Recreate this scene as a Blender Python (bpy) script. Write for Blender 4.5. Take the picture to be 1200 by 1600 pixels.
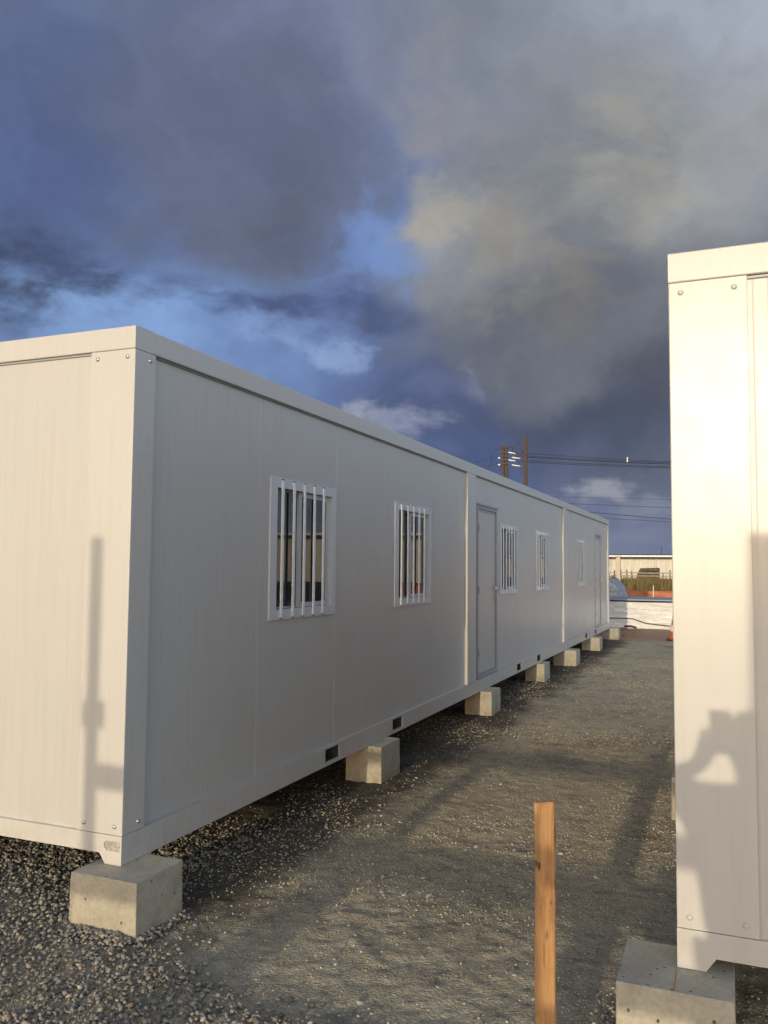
import bpy, bmesh, math, random
import numpy as np
from mathutils import Vector, Matrix
random.seed(7); RNG = np.random.default_rng(11)
S = bpy.context.scene
COL = S.collection
for o in list(bpy.data.objects): bpy.data.objects.remove(o)

# ------------------------------------------------------------------ camera
CAM_LOC = Vector((2.7717, -3.4185, 1.4693))
YAW, PIT, ROLL, FPX = math.radians(22.2779), math.radians(3.7248), math.radians(0.4812), 1316.55
FW = Vector((-math.sin(YAW)*math.cos(PIT), math.cos(YAW)*math.cos(PIT), math.sin(PIT)))
R0 = Vector((math.cos(YAW), math.sin(YAW), 0)); U0 = R0.cross(FW)
RT = R0*math.cos(ROLL) + U0*math.sin(ROLL); UP = U0*math.cos(ROLL) - R0*math.sin(ROLL)
cd = bpy.data.cameras.new('camera'); cam = bpy.data.objects.new('camera', cd); COL.objects.link(cam)
cam.matrix_world = Matrix(((RT.x, UP.x, -FW.x, CAM_LOC.x), (RT.y, UP.y, -FW.y, CAM_LOC.y), (RT.z, UP.z, -FW.z, CAM_LOC.z), (0, 0, 0, 1)))
cd.sensor_fit = 'VERTICAL'; cd.sensor_height = 36.0; cd.lens = 36.0*FPX/1600.0
cd.clip_start = 0.03; cd.clip_end = 5000
S.camera = cam
def pixdir(u, v):                       # a compass direction in the world, used to place cloud masses in the sky
    return (FW + RT*((u-600)/FPX) - UP*((v-800)/FPX)).normalized()

# ------------------------------------------------------------------ colour management
S.view_settings.view_transform = 'Standard'; S.view_settings.look = 'None'
S.view_settings.exposure = 0.0; S.view_settings.gamma = 1.0
S.view_settings.use_curve_mapping = False

# ------------------------------------------------------------------ sun
SUN_TAN, SUN_AZ = 0.163, math.radians(0.36)
SUN_EL = math.atan(SUN_TAN)
trav = Vector((-math.sin(SUN_AZ)*math.cos(SUN_EL), math.cos(SUN_AZ)*math.cos(SUN_EL), -math.sin(SUN_EL)))
sl = bpy.data.lights.new('sun', 'SUN'); sl.energy = 2.3; sl.angle = math.radians(0.53); sl.color = (1.0, 0.86, 0.61)
so = bpy.data.objects.new('sun', sl); COL.objects.link(so)
so.rotation_euler = trav.to_track_quat('-Z', 'Y').to_euler(); so.location = (2, -30, 12)

# ------------------------------------------------------------------ world
W = bpy.data.worlds.new('World'); S.world = W; W.use_nodes = True
nt = W.node_tree; nt.nodes.clear()
def N(t, **k):
    n = nt.nodes.new(t)
    for a, b in k.items(): setattr(n, a, b)
    return n
def lk(a, b): nt.links.new(a, b)
def wmath(op, a, b=None, c=None, clamp=False):
    n = N('ShaderNodeMath', operation=op, use_clamp=clamp)
    for i, x in enumerate((a, b, c)):
        if x is None: continue
        if isinstance(x, (int, float)): n.inputs[i].default_value = x
        else: lk(x, n.inputs[i])
    return n.outputs[0]
def wvec(op, a, b=None):
    n = N('ShaderNodeVectorMath', operation=op)
    for i, x in enumerate((a, b)):
        if x is None: continue
        if isinstance(x, (tuple, list, Vector)): n.inputs[i].default_value = tuple(x)
        else: lk(x, n.inputs[i])
    return n.outputs['Value'] if op in ('LENGTH', 'DOT_PRODUCT', 'DISTANCE') else n.outputs[0]
def wsmooth(x, lo, hi, a=0.0, b=1.0):
    n = N('ShaderNodeMapRange', interpolation_type='SMOOTHSTEP')
    lk(x, n.inputs[0]); n.inputs[1].default_value = lo; n.inputs[2].default_value = hi
    n.inputs[3].default_value = a; n.inputs[4].default_value = b
    return n.outputs[0]
def wmix(fac, a, b, mode='MIX'):
    n = N('ShaderNodeMix', data_type='RGBA', blend_type=mode)
    if isinstance(fac, (int, float)): n.inputs[0].default_value = fac
    else: lk(fac, n.inputs[0])
    for i, x in ((6, a), (7, b)):
        if isinstance(x, (tuple, list)): n.inputs[i].default_value = tuple(x)+((1,) if len(x) == 3 else ())
        else: lk(x, n.inputs[i])
    return n.outputs[2]
def wnoise(vec, scale, detail=6, rough=0.55, out=0, lac=2.0, dist=0.0):
    n = N('ShaderNodeTexNoise'); lk(vec, n.inputs['Vector'])
    n.inputs['Scale'].default_value = scale; n.inputs['Detail'].default_value = detail
    n.inputs['Roughness'].default_value = rough; n.inputs['Lacunarity'].default_value = lac; n.inputs['Distortion'].default_value = dist
    return n.outputs[out]
def lin(r, g, b):
    f = lambda c: (c/255/12.92) if c/255 <= .04045 else ((c/255+.055)/1.055)**2.4
    return (f(r), f(g), f(b))

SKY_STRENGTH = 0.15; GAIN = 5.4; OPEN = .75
tc = N('ShaderNodeTexCoord'); D = tc.outputs['Generated']
sky = N('ShaderNodeTexSky', sky_type='NISHITA'); sky.sun_disc = False
sky.sun_elevation = SUN_EL; sky.sun_rotation = math.radians(180); sky.air_density = 1.0; sky.dust_density = 1.0; sky.ozone_density = 1.5
# turbulence that frays every cloud edge
t1 = wvec('MULTIPLY', wvec('SUBTRACT', wnoise(D, 4.2, 6, 0.5, 1), (.5, .5, .5)), (.26, .26, .20))
t2 = wvec('MULTIPLY', wvec('SUBTRACT', wnoise(D, 14.0, 6, 0.55, 1), (.5, .5, .5)), (.10, .10, .08))
Dw = wvec('ADD', wvec('ADD', D, t1), t2)
t3 = wvec('MULTIPLY', wvec('SUBTRACT', wnoise(D, 34.0, 6, 0.62, 1), (.5, .5, .5)), (.055, .055, .04))
Dp = wvec('NORMALIZE', wvec('ADD', wvec('ADD', D, t3), wvec('MULTIPLY', wvec('ADD', t1, t2), (.3, .3, .3))))
Dg = wvec('ADD', D, wvec('MULTIPLY', t1, (.45, .45, .45)))
K = 1.0/SKY_STRENGTH
def kc(c, g=1.0): return tuple(x*K*g for x in c)
# broken cloud deck over the whole sky
fb = wnoise(Dw, 2.3, 7, 0.55)
deck = wsmooth(fb, .40, .58)
fine = wnoise(Dw, 6.5, 9, 0.6)
greys = wmix(wsmooth(fine, .33, .68), kc(lin(84, 92, 116)), kc(lin(136, 140, 150)))
skyblue = wmix(0.7, sky.outputs[0], kc(lin(78, 108, 170)))
base_col = wmix(wmath('MULTIPLY', deck, .85), skyblue, greys)
# where the larger masses of cloud and the clear gaps lie: (u, v, sRGB colour), blended by closeness in direction
masses = [
 (-60, -60, 101, 112, 144), (50, 50, 98, 110, 144), (250, 50, 107, 118, 146), (450, 50, 114, 123, 150), (650, 50, 124, 131, 151), (800, 50, 127, 134, 146), (950, 50, 145, 152, 167), (1150, 50, 169, 177, 190), (1300, -50, 178, 185, 196), (600, -90, 121, 129, 152), (950, -90, 151, 157, 172),
 (50, 150, 89, 103, 140), (250, 150, 94, 107, 146), (450, 150, 104, 115, 149), (600, 150, 116, 126, 150), (720, 160, 135, 141, 157), (850, 150, 127, 133, 145), (950, 150, 135, 141, 154), (1100, 150, 151, 158, 173), (1260, 150, 159, 165, 178),
 (-60, 250, 86, 101, 139), (50, 250, 86, 99, 138), (200, 250, 92, 104, 141), (350, 245, 99, 109, 137), (490, 250, 102, 113, 142), (620, 255, 103, 119, 164), (710, 250, 124, 134, 163), (800, 250, 131, 139, 159), (950, 245, 146, 146, 146), (1100, 255, 160, 159, 155), (1260, 270, 145, 150, 160),
 (50, 340, 91, 106, 150), (190, 335, 91, 104, 143), (320, 325, 94, 102, 118), (410, 340, 92, 98, 110), (500, 330, 99, 108, 136), (580, 345, 106, 136, 192), (640, 360, 104, 132, 184), (760, 345, 154, 151, 144), (900, 340, 132, 132, 132), (1020, 340, 142, 140, 134), (1150, 350, 136, 140, 147), (1260, 380, 126, 131, 142),
 (-60, 430, 84, 98, 134), (40, 425, 84, 95, 128), (150, 425, 84, 92, 123), (270, 415, 98, 126, 180), (360, 420, 92, 112, 156), (500, 415, 98, 124, 182), (590, 430, 94, 116, 166), (680, 430, 122, 124, 128), (790, 430, 142, 140, 136), (900, 430, 136, 134, 130), (1010, 420, 130, 128, 124), (1150, 450, 116, 121, 131),
 (30, 465, 87, 100, 135), (50, 500, 112, 142, 196), (200, 490, 128, 160, 210), (350, 495, 116, 146, 202), (420, 465, 94, 108, 143), (500, 490, 94, 107, 147), (590, 495, 84, 96, 130), (720, 500, 110, 115, 130), (850, 500, 98, 99, 104), (1000, 500, 104, 104, 106),
 (-60, 540, 119, 146, 190), (90, 560, 142, 170, 214), (280, 545, 136, 166, 214), (400, 545, 130, 160, 210), (500, 550, 122, 150, 204), (590, 550, 100, 113, 155), (680, 560, 78, 90, 124), (800, 565, 78, 86, 110), (930, 570, 80, 86, 102), (1040, 580, 88, 90, 98),
 (430, 600, 94, 109, 148), (560, 615, 84, 98, 138), (660, 625, 92, 104, 140), (750, 640, 70, 82, 116), (900, 640, 70, 79, 104), (1000, 640, 76, 84, 102), (1140, 660, 100, 106, 121),
 (700, 720, 80, 96, 136), (780, 725, 76, 90, 124), (900, 720, 76, 86, 112), (1010, 715, 82, 88, 104), (860, 775, 106, 115, 143), (940, 790, 110, 119, 143), (1030, 800, 105, 112, 135), (920, 855, 106, 115, 144), (1010, 855, 112, 122, 146), (1140, 840, 114, 121, 141),
]
KW = 420.0
Dn = wvec('NORMALIZE', Dw)
acc = wmath('ADD', 0.0, 0.02); csum = None
for (u, v, r_, g_, b_) in masses:
    c_ = pixdir(u, v)
    dt = wvec('DOT_PRODUCT', Dn, tuple(c_))
    w_ = wmath('EXPONENT', wmath('MULTIPLY_ADD', dt, KW, -KW))
    acc = wmath('ADD', acc, w_)
    sn = N('ShaderNodeVectorMath', operation='SCALE'); sn.inputs[0].default_value = kc(lin(r_, g_, b_)); lk(w_, sn.inputs[3])
    csum = sn.outputs[0] if csum is None else wvec('ADD', csum, sn.outputs[0])
sn = N('ShaderNodeVectorMath', operation='SCALE'); lk(base_col, sn.inputs[0]); sn.inputs[3].default_value = .02
csum = wvec('ADD', csum, sn.outputs[0])
inv = wmath('DIVIDE', 1.0, acc)
sn = N('ShaderNodeVectorMath', operation='SCALE'); lk(csum, sn.inputs[0]); lk(inv, sn.inputs[3]); col = sn.outputs[0]
# crisper bright edges and puffs
blobs = [
 (385, 255, .20, 1.15, (103, 111, 133), .8, .5), (370, 310, .13, 1.4, (97, 104, 125), .75, .35), (300, 200, .12, 1.3, (101, 111, 141), .5, .2), (520, 250, .10, 1.2, (106, 116, 143), .5, .2),
 (1010, 270, .17, 1.15, (150, 154, 160), .7, .35), (860, 400, .22, 1.2, (126, 131, 140), .75, .55), (790, 420, .12, 1.3, (138, 141, 148), .7, .3), (870, 505, .17, 1.9, (103, 108, 122), .8, .4), (720, 510, .09, 1.8, (101, 108, 125), .6, .3),
 (705, 325, .075, 1.1, (158, 162, 167), .7, .2), (745, 335, .05, 1.1, (155, 158, 164), .6, .2), (730, 390, .06, 1.2, (135, 139, 148), .5, .2), (715, 440, .06, 1.2, (140, 144, 151), .5, .1),
]
for (u, v, r, flat, c, st, soft) in blobs:
    dif = wvec('MULTIPLY', wvec('SUBTRACT', Dp if r < .06 else Dn, pixdir(u, v)), (1, 1, flat))
    col = wmix(wsmooth(wvec('LENGTH', dif), r*soft, r, st, 0.0), col, kc(lin(*c)))
# ragged scraps of cloud: (u, v, radius, flat, colour, strength, noise scale, threshold)
scraps = [(170, 500, .22, 3.0, (134, 166, 214), .8, 8, .42), (130, 425, .15, 2.6, (70, 80, 110), 1.0, 9, .46), (20, 455, .13, 2.4, (68, 78, 106), .95, 9, .44), (430, 465, .18, 2.8, (78, 90, 126), 1.0, 10, .47), (560, 470, .10, 2.4, (78, 90, 124), .8, 11, .47), (300, 440, .14, 2.6, (90, 104, 142), .6, 10, .49),
 (540, 548, .09, 3.0, (150, 174, 216), .7, 13, .50), (470, 520, .12, 2.6, (142, 170, 216), .5, 12, .50), (575, 365, .13, 1.6, (118, 148, 202), .7, 11, .48), (150, 330, .16, 1.5, (96, 112, 156), .5, 8, .5),
 (620, 655, .085, 2.2, (146, 154, 176), .85, 17, .50), (560, 640, .05, 2.0, (160, 168, 186), .8, 19, .47), (745, 580, .04, 1.4, (132, 140, 160), .7, 19, .47), (700, 600, .09, 2.0, (104, 116, 150), .6, 14, .5), (660, 700, .08, 2.2, (104, 118, 156), .5, 14, .5),
 (925, 768, .075, 3.0, (148, 151, 162), .9, 20, .47), (1000, 800, .08, 3.0, (128, 134, 152), .75, 18, .47), (950, 840, .12, 4.0, (122, 130, 152), .6, 14, .48),
 (700, 325, .08, 1.2, (170, 166, 158), .85, 15, .45), (760, 345, .08, 1.3, (162, 158, 151), .75, 15, .46), (830, 400, .14, 1.3, (150, 147, 142), .7, 11, .48), (710, 180, .11, 1.2, (142, 143, 150), .7, 13, .47), (1010, 255, .14, 1.3, (166, 163, 156), .65, 10, .46), (880, 470, .13, 1.6, (116, 115, 114), .5, 11, .5), (600, 110, .12, 1.3, (124, 130, 152), .5, 10, .5)]
nz = {}
for (u, v, r, flat, c, st, ns, th) in scraps:
    if ns not in nz: nz[ns] = wnoise(wvec('MULTIPLY', Dg, (1, 1, 1.7)), ns, 7, .56)
    dif = wvec('MULTIPLY', wvec('SUBTRACT', Dg, pixdir(u, v)), (1, 1, flat))
    reg = wsmooth(wvec('LENGTH', dif), 0.0, r, .16, -.10)
    a = wmath('MULTIPLY', wsmooth(wmath('ADD', nz[ns], reg), th-.04, th+.24), wsmooth(wvec('LENGTH', dif), r*.55, r*1.15, st, 0.0))
    col = wmix(a, col, kc(lin(*c)))
# small-scale modelling of the cloud
mod = wmath('MULTIPLY_ADD', wsmooth(wnoise(Dw, 7.0, 10, .6), .3, .7), .22, .89)
sn = N('ShaderNodeVectorMath', operation='SCALE'); lk(col, sn.inputs[0]); lk(mod, sn.inputs[3]); col = sn.outputs[0]
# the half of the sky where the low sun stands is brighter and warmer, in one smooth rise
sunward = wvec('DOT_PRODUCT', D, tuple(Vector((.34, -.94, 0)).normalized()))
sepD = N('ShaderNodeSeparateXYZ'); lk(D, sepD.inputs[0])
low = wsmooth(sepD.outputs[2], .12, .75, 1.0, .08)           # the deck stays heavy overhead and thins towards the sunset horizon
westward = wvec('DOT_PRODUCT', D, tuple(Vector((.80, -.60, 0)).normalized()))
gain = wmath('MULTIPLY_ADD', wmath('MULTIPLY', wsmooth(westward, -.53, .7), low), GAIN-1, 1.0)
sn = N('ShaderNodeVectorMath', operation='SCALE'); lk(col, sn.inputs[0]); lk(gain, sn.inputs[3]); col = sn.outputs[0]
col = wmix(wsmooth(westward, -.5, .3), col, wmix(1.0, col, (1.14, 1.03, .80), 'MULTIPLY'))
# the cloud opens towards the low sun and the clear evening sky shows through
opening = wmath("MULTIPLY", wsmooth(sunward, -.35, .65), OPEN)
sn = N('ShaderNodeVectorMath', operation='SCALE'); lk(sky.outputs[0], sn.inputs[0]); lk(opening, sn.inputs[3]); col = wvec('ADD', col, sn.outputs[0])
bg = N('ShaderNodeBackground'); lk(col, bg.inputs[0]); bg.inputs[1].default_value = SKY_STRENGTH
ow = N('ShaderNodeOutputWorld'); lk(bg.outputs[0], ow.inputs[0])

# ------------------------------------------------------------------ materials
def mat(name, base, rough=.5, spec=.5, build=None, coat=0, coat_rough=.1, metal=0):
    m = bpy.data.materials.new(name); m.use_nodes = True
    t = m.node_tree; p = t.nodes['Principled BSDF']
    p.inputs['Base Color'].default_value = (*base, 1); p.inputs['Roughness'].default_value = rough
    p.inputs['Specular IOR Level'].default_value = spec; p.inputs['Metallic'].default_value = metal
    p.inputs['Coat Weight'].default_value = coat; p.inputs['Coat Roughness'].default_value = coat_rough
    if build: build(M_(t, p))
    return m
class M_:
    def __init__(s, t, p):
        s.t, s.p = t, p; c = t.nodes.new('ShaderNodeTexCoord'); s.obj = c.outputs['Object']; s.gen = c.outputs['Generated']
        s.pos = t.nodes.new('ShaderNodeNewGeometry').outputs['Position']
    def lk(s, a, b): s.t.links.new(a, b)
    def map(s, v, scale=(1, 1, 1), loc=(0, 0, 0)):
        n = s.t.nodes.new('ShaderNodeMapping'); s.lk(v, n.inputs[0]); n.inputs['Scale'].default_value = scale; n.inputs['Location'].default_value = loc; return n.outputs[0]
    def noise(s, v, scale, detail=4, rough=.55, out=0, dist=0):
        n = s.t.nodes.new('ShaderNodeTexNoise'); s.lk(v, n.inputs['Vector']); n.inputs['Scale'].default_value = scale
        n.inputs['Detail'].default_value = detail; n.inputs['Roughness'].default_value = rough; n.inputs['Distortion'].default_value = dist; return n.outputs[out]
    def voro(s, v, scale, out='Distance', rnd=1):
        n = s.t.nodes.new('ShaderNodeTexVoronoi'); s.lk(v, n.inputs['Vector']); n.inputs['Scale'].default_value = scale; n.inputs['Randomness'].default_value = rnd; return n.outputs[out]
    def ramp(s, f, stops):
        n = s.t.nodes.new('ShaderNodeValToRGB'); s.lk(f, n.inputs[0]); e = n.color_ramp.elements
        while len(e) < len(stops): e.new(.5)
        for x, (p_, c) in zip(e, stops): x.position = p_; x.color = (*c, 1) if not isinstance(c, (int, float)) else (c, c, c, 1)
        return n.outputs[0]
    def mix(s, f, a, b, mode='MIX'):
        n = s.t.nodes.new('ShaderNodeMix'); n.data_type = 'RGBA'; n.blend_type = mode
        if isinstance(f, (int, float)): n.inputs[0].default_value = f
        else: s.lk(f, n.inputs[0])
        for i, x in ((6, a), (7, b)):
            if isinstance(x, tuple): n.inputs[i].default_value = (*x, 1)
            else: s.lk(x, n.inputs[i])
        return n.outputs[2]
    def math(s, op, a, b=0.0, clamp=False):
        n = s.t.nodes.new('ShaderNodeMath'); n.operation = op; n.use_clamp = clamp
        for i, x in enumerate((a, b)):
            if isinstance(x, (int, float)): n.inputs[i].default_value = x
            else: s.lk(x, n.inputs[i])
        return n.outputs[0]
    def sm(s, x, lo, hi, a=0., b=1.):
        n = s.t.nodes.new('ShaderNodeMapRange'); n.interpolation_type = 'SMOOTHSTEP'; s.lk(x, n.inputs[0])
        for i, q in enumerate((lo, hi, a, b)): n.inputs[i+1].default_value = q
        return n.outputs[0]
    def sep(s, v):
        n = s.t.nodes.new('ShaderNodeSeparateXYZ'); s.lk(v, n.inputs[0]); return n.outputs
    def island(s): return s.t.nodes.new('ShaderNodeNewGeometry').outputs['Random Per Island']
    def rand(s): return s.t.nodes.new('ShaderNodeObjectInfo').outputs['Random']
    def base(s, c): s.lk(c, s.p.inputs['Base Color'])
    def rough(s, c): s.lk(c, s.p.inputs['Roughness'])
    def bump(s, h, strength=.3, dist=.01, prev=None):
        n = s.t.nodes.new('ShaderNodeBump'); s.lk(h, n.inputs['Height']); n.inputs['Strength'].default_value = strength; n.inputs['Distance'].default_value = dist
        if prev: s.lk(prev, n.inputs['Normal'])
        s.lk(n.outputs[0], s.p.inputs['Normal']); return n.outputs[0]

def paint_fn(base, panel=False):
    def f(m):
        # rain-washed dust, faint vertical streaks, a few scuffs
        n1 = m.noise(m.map(m.pos, (9, 9, .5)), 3, 5, .6)
        n2 = m.noise(m.pos, 1.4, 5, .6)
        n3 = m.noise(m.pos, 38, 4, .7)
        d = tuple(x*y for x, y in zip(base, (.90, .885, .85)))
        c = m.mix(m.math('MULTIPLY', m.sm(n1, .42, .8), .55), base, d)
        c = m.mix(m.math('MULTIPLY', m.sm(n2, .5, .85), .5), c, d)
        sc = m.sm(m.noise(m.map(m.pos, (1, 1, .55), (3.1, 1.7, .4)), 5.5, 7, .75), .735, .78)
        c = m.mix(m.math('MULTIPLY', m.math('MULTIPLY', sc, m.sm(n3, .5, .6)), .5), c, (.36, .34, .31))
        z = m.sep(m.pos)[2]
        mud = m.math('MULTIPLY', m.sm(z, .32, -.02), m.sm(m.noise(m.map(m.pos, (1, 1, .6)), 14, 6, .7), .47, .72))
        c = m.mix(m.math('MULTIPLY', mud, .34), c, (.36, .30, .22))
        for q in ((0, .115, 2.10), (0, .085, 2.03), (0, .10, 1.84), (.0, .125, 1.79)):      # hand marks on the near post
            n = m.t.nodes.new('ShaderNodeVectorMath'); n.operation = 'DISTANCE'; m.lk(m.pos, n.inputs[0]); n.inputs[1].default_value = q
            k = m.math('MULTIPLY', m.sm(n.outputs['Value'], .035, .008), m.sm(m.noise(m.pos, 55, 4, .7), .46, .62))
            c = m.mix(m.math('MULTIPLY', k, .45), c, (.30, .29, .27))
        m.base(c)
        m.rough(m.sm(m.noise(m.pos, 7, 4), .3, .7, (.29 if not panel else .30), (.32 if not panel else .37)))
        m.bump(m.noise(m.pos, 1.6 if panel else 1.1, 2), .08 if panel else .02, .03, m.bump(n3, .04, .002))
    return f
M = {}
M['frame'] = mat('cabin_frame_paint', (.72, .70, .66), .36, .42, paint_fn((.505, .485, .452)))
M['panel'] = mat('cabin_panel_paint', (.68, .665, .62), .4, .5, paint_fn((.478, .46, .43), True))
M['grille'] = mat('grille_white_paint', (.8, .8, .79), .35, .5, lambda m: m.base(m.mix(m.sm(m.noise(m.pos, 25, 4), .4, .75), (.80, .80, .79), (.72, .71, .69))))
M['pvc'] = mat('window_pvc', (.72, .73, .74), .35, .5, lambda m: m.base(m.mix(m.noise(m.pos, 9, 3), (.60, .61, .62), (.54, .55, .55))))
M['alu'] = mat('door_frame_grey', (.30, .31, .33), .4, .5, lambda m: m.base(m.mix(m.noise(m.pos, 14, 4), (.33, .34, .36), (.26, .27, .29))))
M['doorframe'] = mat('door_frame_paint', (.4, .4, .4), .4, .5, lambda m: m.base(m.mix(m.noise(m.pos, 8, 4), (.33, .33, .33), (.28, .28, .285))))
M['steel'] = mat('handle_steel', (.55, .55, .55), .3, .5, lambda m: m.base(m.mix(m.noise(m.pos, 60, 3), (.6, .6, .6), (.45, .45, .45))), metal=1)
M['bolt'] = mat('zinc_bolt', (.5, .5, .5), .38, .5, lambda m: m.base(m.mix(m.noise(m.pos, 120, 3), (.62, .6, .57), (.4, .39, .37))), metal=.8)
M['black'] = mat('black_rubber', (.02, .02, .02), .6, .4, lambda m: m.base(m.mix(m.noise(m.pos, 40, 3), (.015, .015, .016), (.035, .035, .035))))
M['dark'] = mat('dark_interior', (.05, .05, .05), .8, .3, lambda m: m.base(m.mix(m.noise(m.pos, 6, 3), (.045, .044, .042), (.07, .068, .064))))
M['inside'] = mat('interior_board', (.4, .39, .37), .7, .3, lambda m: m.base(m.mix(m.noise(m.pos, 4, 3), (.42, .41, .39), (.34, .33, .31))))
M['plate'] = mat('galvanised_plate', (.42, .40, .34), .45, .5, lambda m: m.base(m.mix(m.sm(m.noise(m.pos, 90, 5), .4, .65), (.36, .33, .26), (.52, .50, .44))), metal=.35)
def glass_fn(m): pass
g = bpy.data.materials.new('window_glass'); g.use_nodes = True
gp = g.node_tree.nodes['Principled BSDF']; gp.inputs['Base Color'].default_value = (.012, .014, .015, 1); gp.inputs['Roughness'].default_value = .02; gp.inputs['Specular IOR Level'].default_value = .6
M['glass'] = g
gm = M_(g.node_tree, gp); gm.base(gm.mix(gm.noise(gm.pos, 3, 2), (.010, .012, .013), (.018, .020, .021))); gm.bump(gm.noise(gm.pos, 1.2, 1), .02, .02)

def concrete_fn(m):
    o = m.pos
    big = m.noise(o, 5, 6, .6); fineN = m.noise(o, 55, 6, .65); sp = m.noise(o, 190, 3, .6)
    c = m.ramp(big, [(.3, (.34, .305, .232)), (.55, (.44, .40, .312)), (.75, (.51, .465, .365))])
    c = m.mix(m.math('MULTIPLY', m.sm(fineN, .4, .7), .35), c, (.22, .205, .17))
    c = m.mix(m.math('MULTIPLY', m.sm(sp, .56, .7), .3), c, (.5, .47, .40))
    pit = m.sm(m.voro(m.map(o, (1, 1, .7), (.3, .1, .7)), 24), .07, .14)            # air holes
    pm = m.sm(m.noise(o, 16, 2), .44, .5)
    pits = m.math('MAXIMUM', pit, m.math('SUBTRACT', 1.0, pm))
    c = m.mix(m.math('SUBTRACT', 1.0, pits), c, (.10, .095, .08))
    z = m.sep(o)[2]
    damp = m.math('MULTIPLY', m.sm(z, -.12, -.29), m.sm(m.noise(o, 9, 5), .35, .65))
    c = m.mix(m.math('MULTIPLY', damp, .5), c, (.17, .12, .075))
    m.base(c); m.rough(m.sm(big, .3, .7, .85, .95))
    m.bump(pits, .9, .009, m.bump(m.math('ADD', fineN, m.math('MULTIPLY', sp, .5)), .35, .008))
M['concrete'] = mat('cast_concrete', (.35, .32, .26), .9, .25, concrete_fn)
M['chalk'] = mat('orange_chalk', (.5, .16, .04), .9, .2, lambda m: m.base(m.mix(m.sm(m.noise(m.pos, 70, 4), .4, .6), (.50, .15, .04), (.36, .24, .15))))

def wood_fn(a, b, k):
    def f(m):
        w = m.noise(m.map(m.obj, (26, 26, 1.5)), 3.0, 7, .6, dist=1.6)
        g2 = m.noise(m.map(m.obj, (70, 70, 2.0)), 4, 4, .6)
        c = m.mix(m.sm(w, .35, .68), a, b)
        c = m.mix(m.math('MULTIPLY', m.sm(g2, .5, .75), .5), c, k)
        kn = m.voro(m.map(m.obj, (13, 13, 5.2), (.31, .2, .43)), 1.0)
        c = m.mix(m.sm(kn, .17, .08), c, tuple(x*.16 for x in k))
        st = m.sm(m.noise(m.map(m.obj, (1, 1, .35), (.2, .6, 3.3)), 12, 5, .6), .55, .72)
        c = m.mix(m.math('MULTIPLY', st, .55), c, tuple(x*.55 for x in k))
        sp = m.sm(m.voro(m.map(m.obj, (1, 1, .55), (.11, .47, .9)), 34), .10, .05)
        c = m.mix(m.math('MULTIPLY', sp, m.sm(m.noise(m.obj, 9, 2), .5, .56)), c, (.025, .018, .012))
        m.base(c); m.bump(m.math('ADD', w, g2), .3, .004)
    return f
def stake_fn(m):
    o = m.obj
    sx, sy, sz = m.sep(o)
    w = m.noise(m.map(o, (34, 10, 1.3)), 2.4, 7, .6, dist=1.2)
    g2 = m.noise(m.map(o, (120, 40, 3.0)), 3, 5, .65)
    c = m.mix(m.sm(w, .36, .66), (.44, .245, .108), (.34, .18, .075))
    c = m.mix(m.math('MULTIPLY', m.sm(g2, .5, .75), .35), c, (.33, .155, .058))
    pith = m.math('MULTIPLY', m.sm(m.math('ABSOLUTE', m.math('ADD', sx, m.math('MULTIPLY', m.math('SUBTRACT', m.noise(m.map(o, (1, 1, 2.2)), 3, 3), .5), .03))), .005, .001), m.math('MULTIPLY', m.sm(m.noise(m.map(o, (1, 1, 3)), 2.2, 2), .48, .62), .75))
    c = m.mix(pith, c, (.25, .10, .045))
    kn = m.voro(m.map(o, (15, 15, 6.5), (.31, .2, .43)), 1.0)
    c = m.mix(m.sm(kn, .42, .22), c, (.30, .14, .055)); c = m.mix(m.sm(kn, .24, .12), c, (.06, .03, .015))
    st = m.sm(m.noise(m.map(o, (1.5, 1, .45), (.2, .6, 3.3)), 14, 6, .65), .47, .66)
    c = m.mix(m.math('MULTIPLY', st, .65), c, (.24, .115, .045))
    sp = m.math('MULTIPLY', m.sm(m.voro(m.map(o, (1, 1, .38), (.11, .47, .9)), 44), .32, .16), m.sm(m.noise(m.map(o, (1, 1, .8)), 9, 2), .50, .57))
    c = m.mix(m.math('MULTIPLY', sp, .85), c, (.05, .032, .02))
    m.base(c); m.bump(m.math('ADD', w, g2), .35, .004)
M['stake'] = mat('pine_stake', (.45, .25, .1), .75, .25, stake_fn)
M['timber'] = mat('grey_timber', (.3, .22, .14), .8, .25, wood_fn((.34, .24, .15), (.27, .18, .11), (.15, .10, .06)))
M['pole'] = mat('pole_weathered', (.3, .22, .15), .85, .25, wood_fn((.085, .060, .044), (.066, .047, .036), (.04, .029, .023)))
M['wire'] = mat('wire_black', (.03, .03, .035), .6, .4, lambda m: m.base(m.mix(m.noise(m.pos, 3, 2), (.03, .03, .035), (.055, .055, .06))))
M['porcelain'] = mat('insulator_porcelain', (.75, .75, .73), .25, .5, lambda m: m.base(m.mix(m.noise(m.pos, 12, 2), (.78, .78, .76), (.66, .66, .64))))

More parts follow.
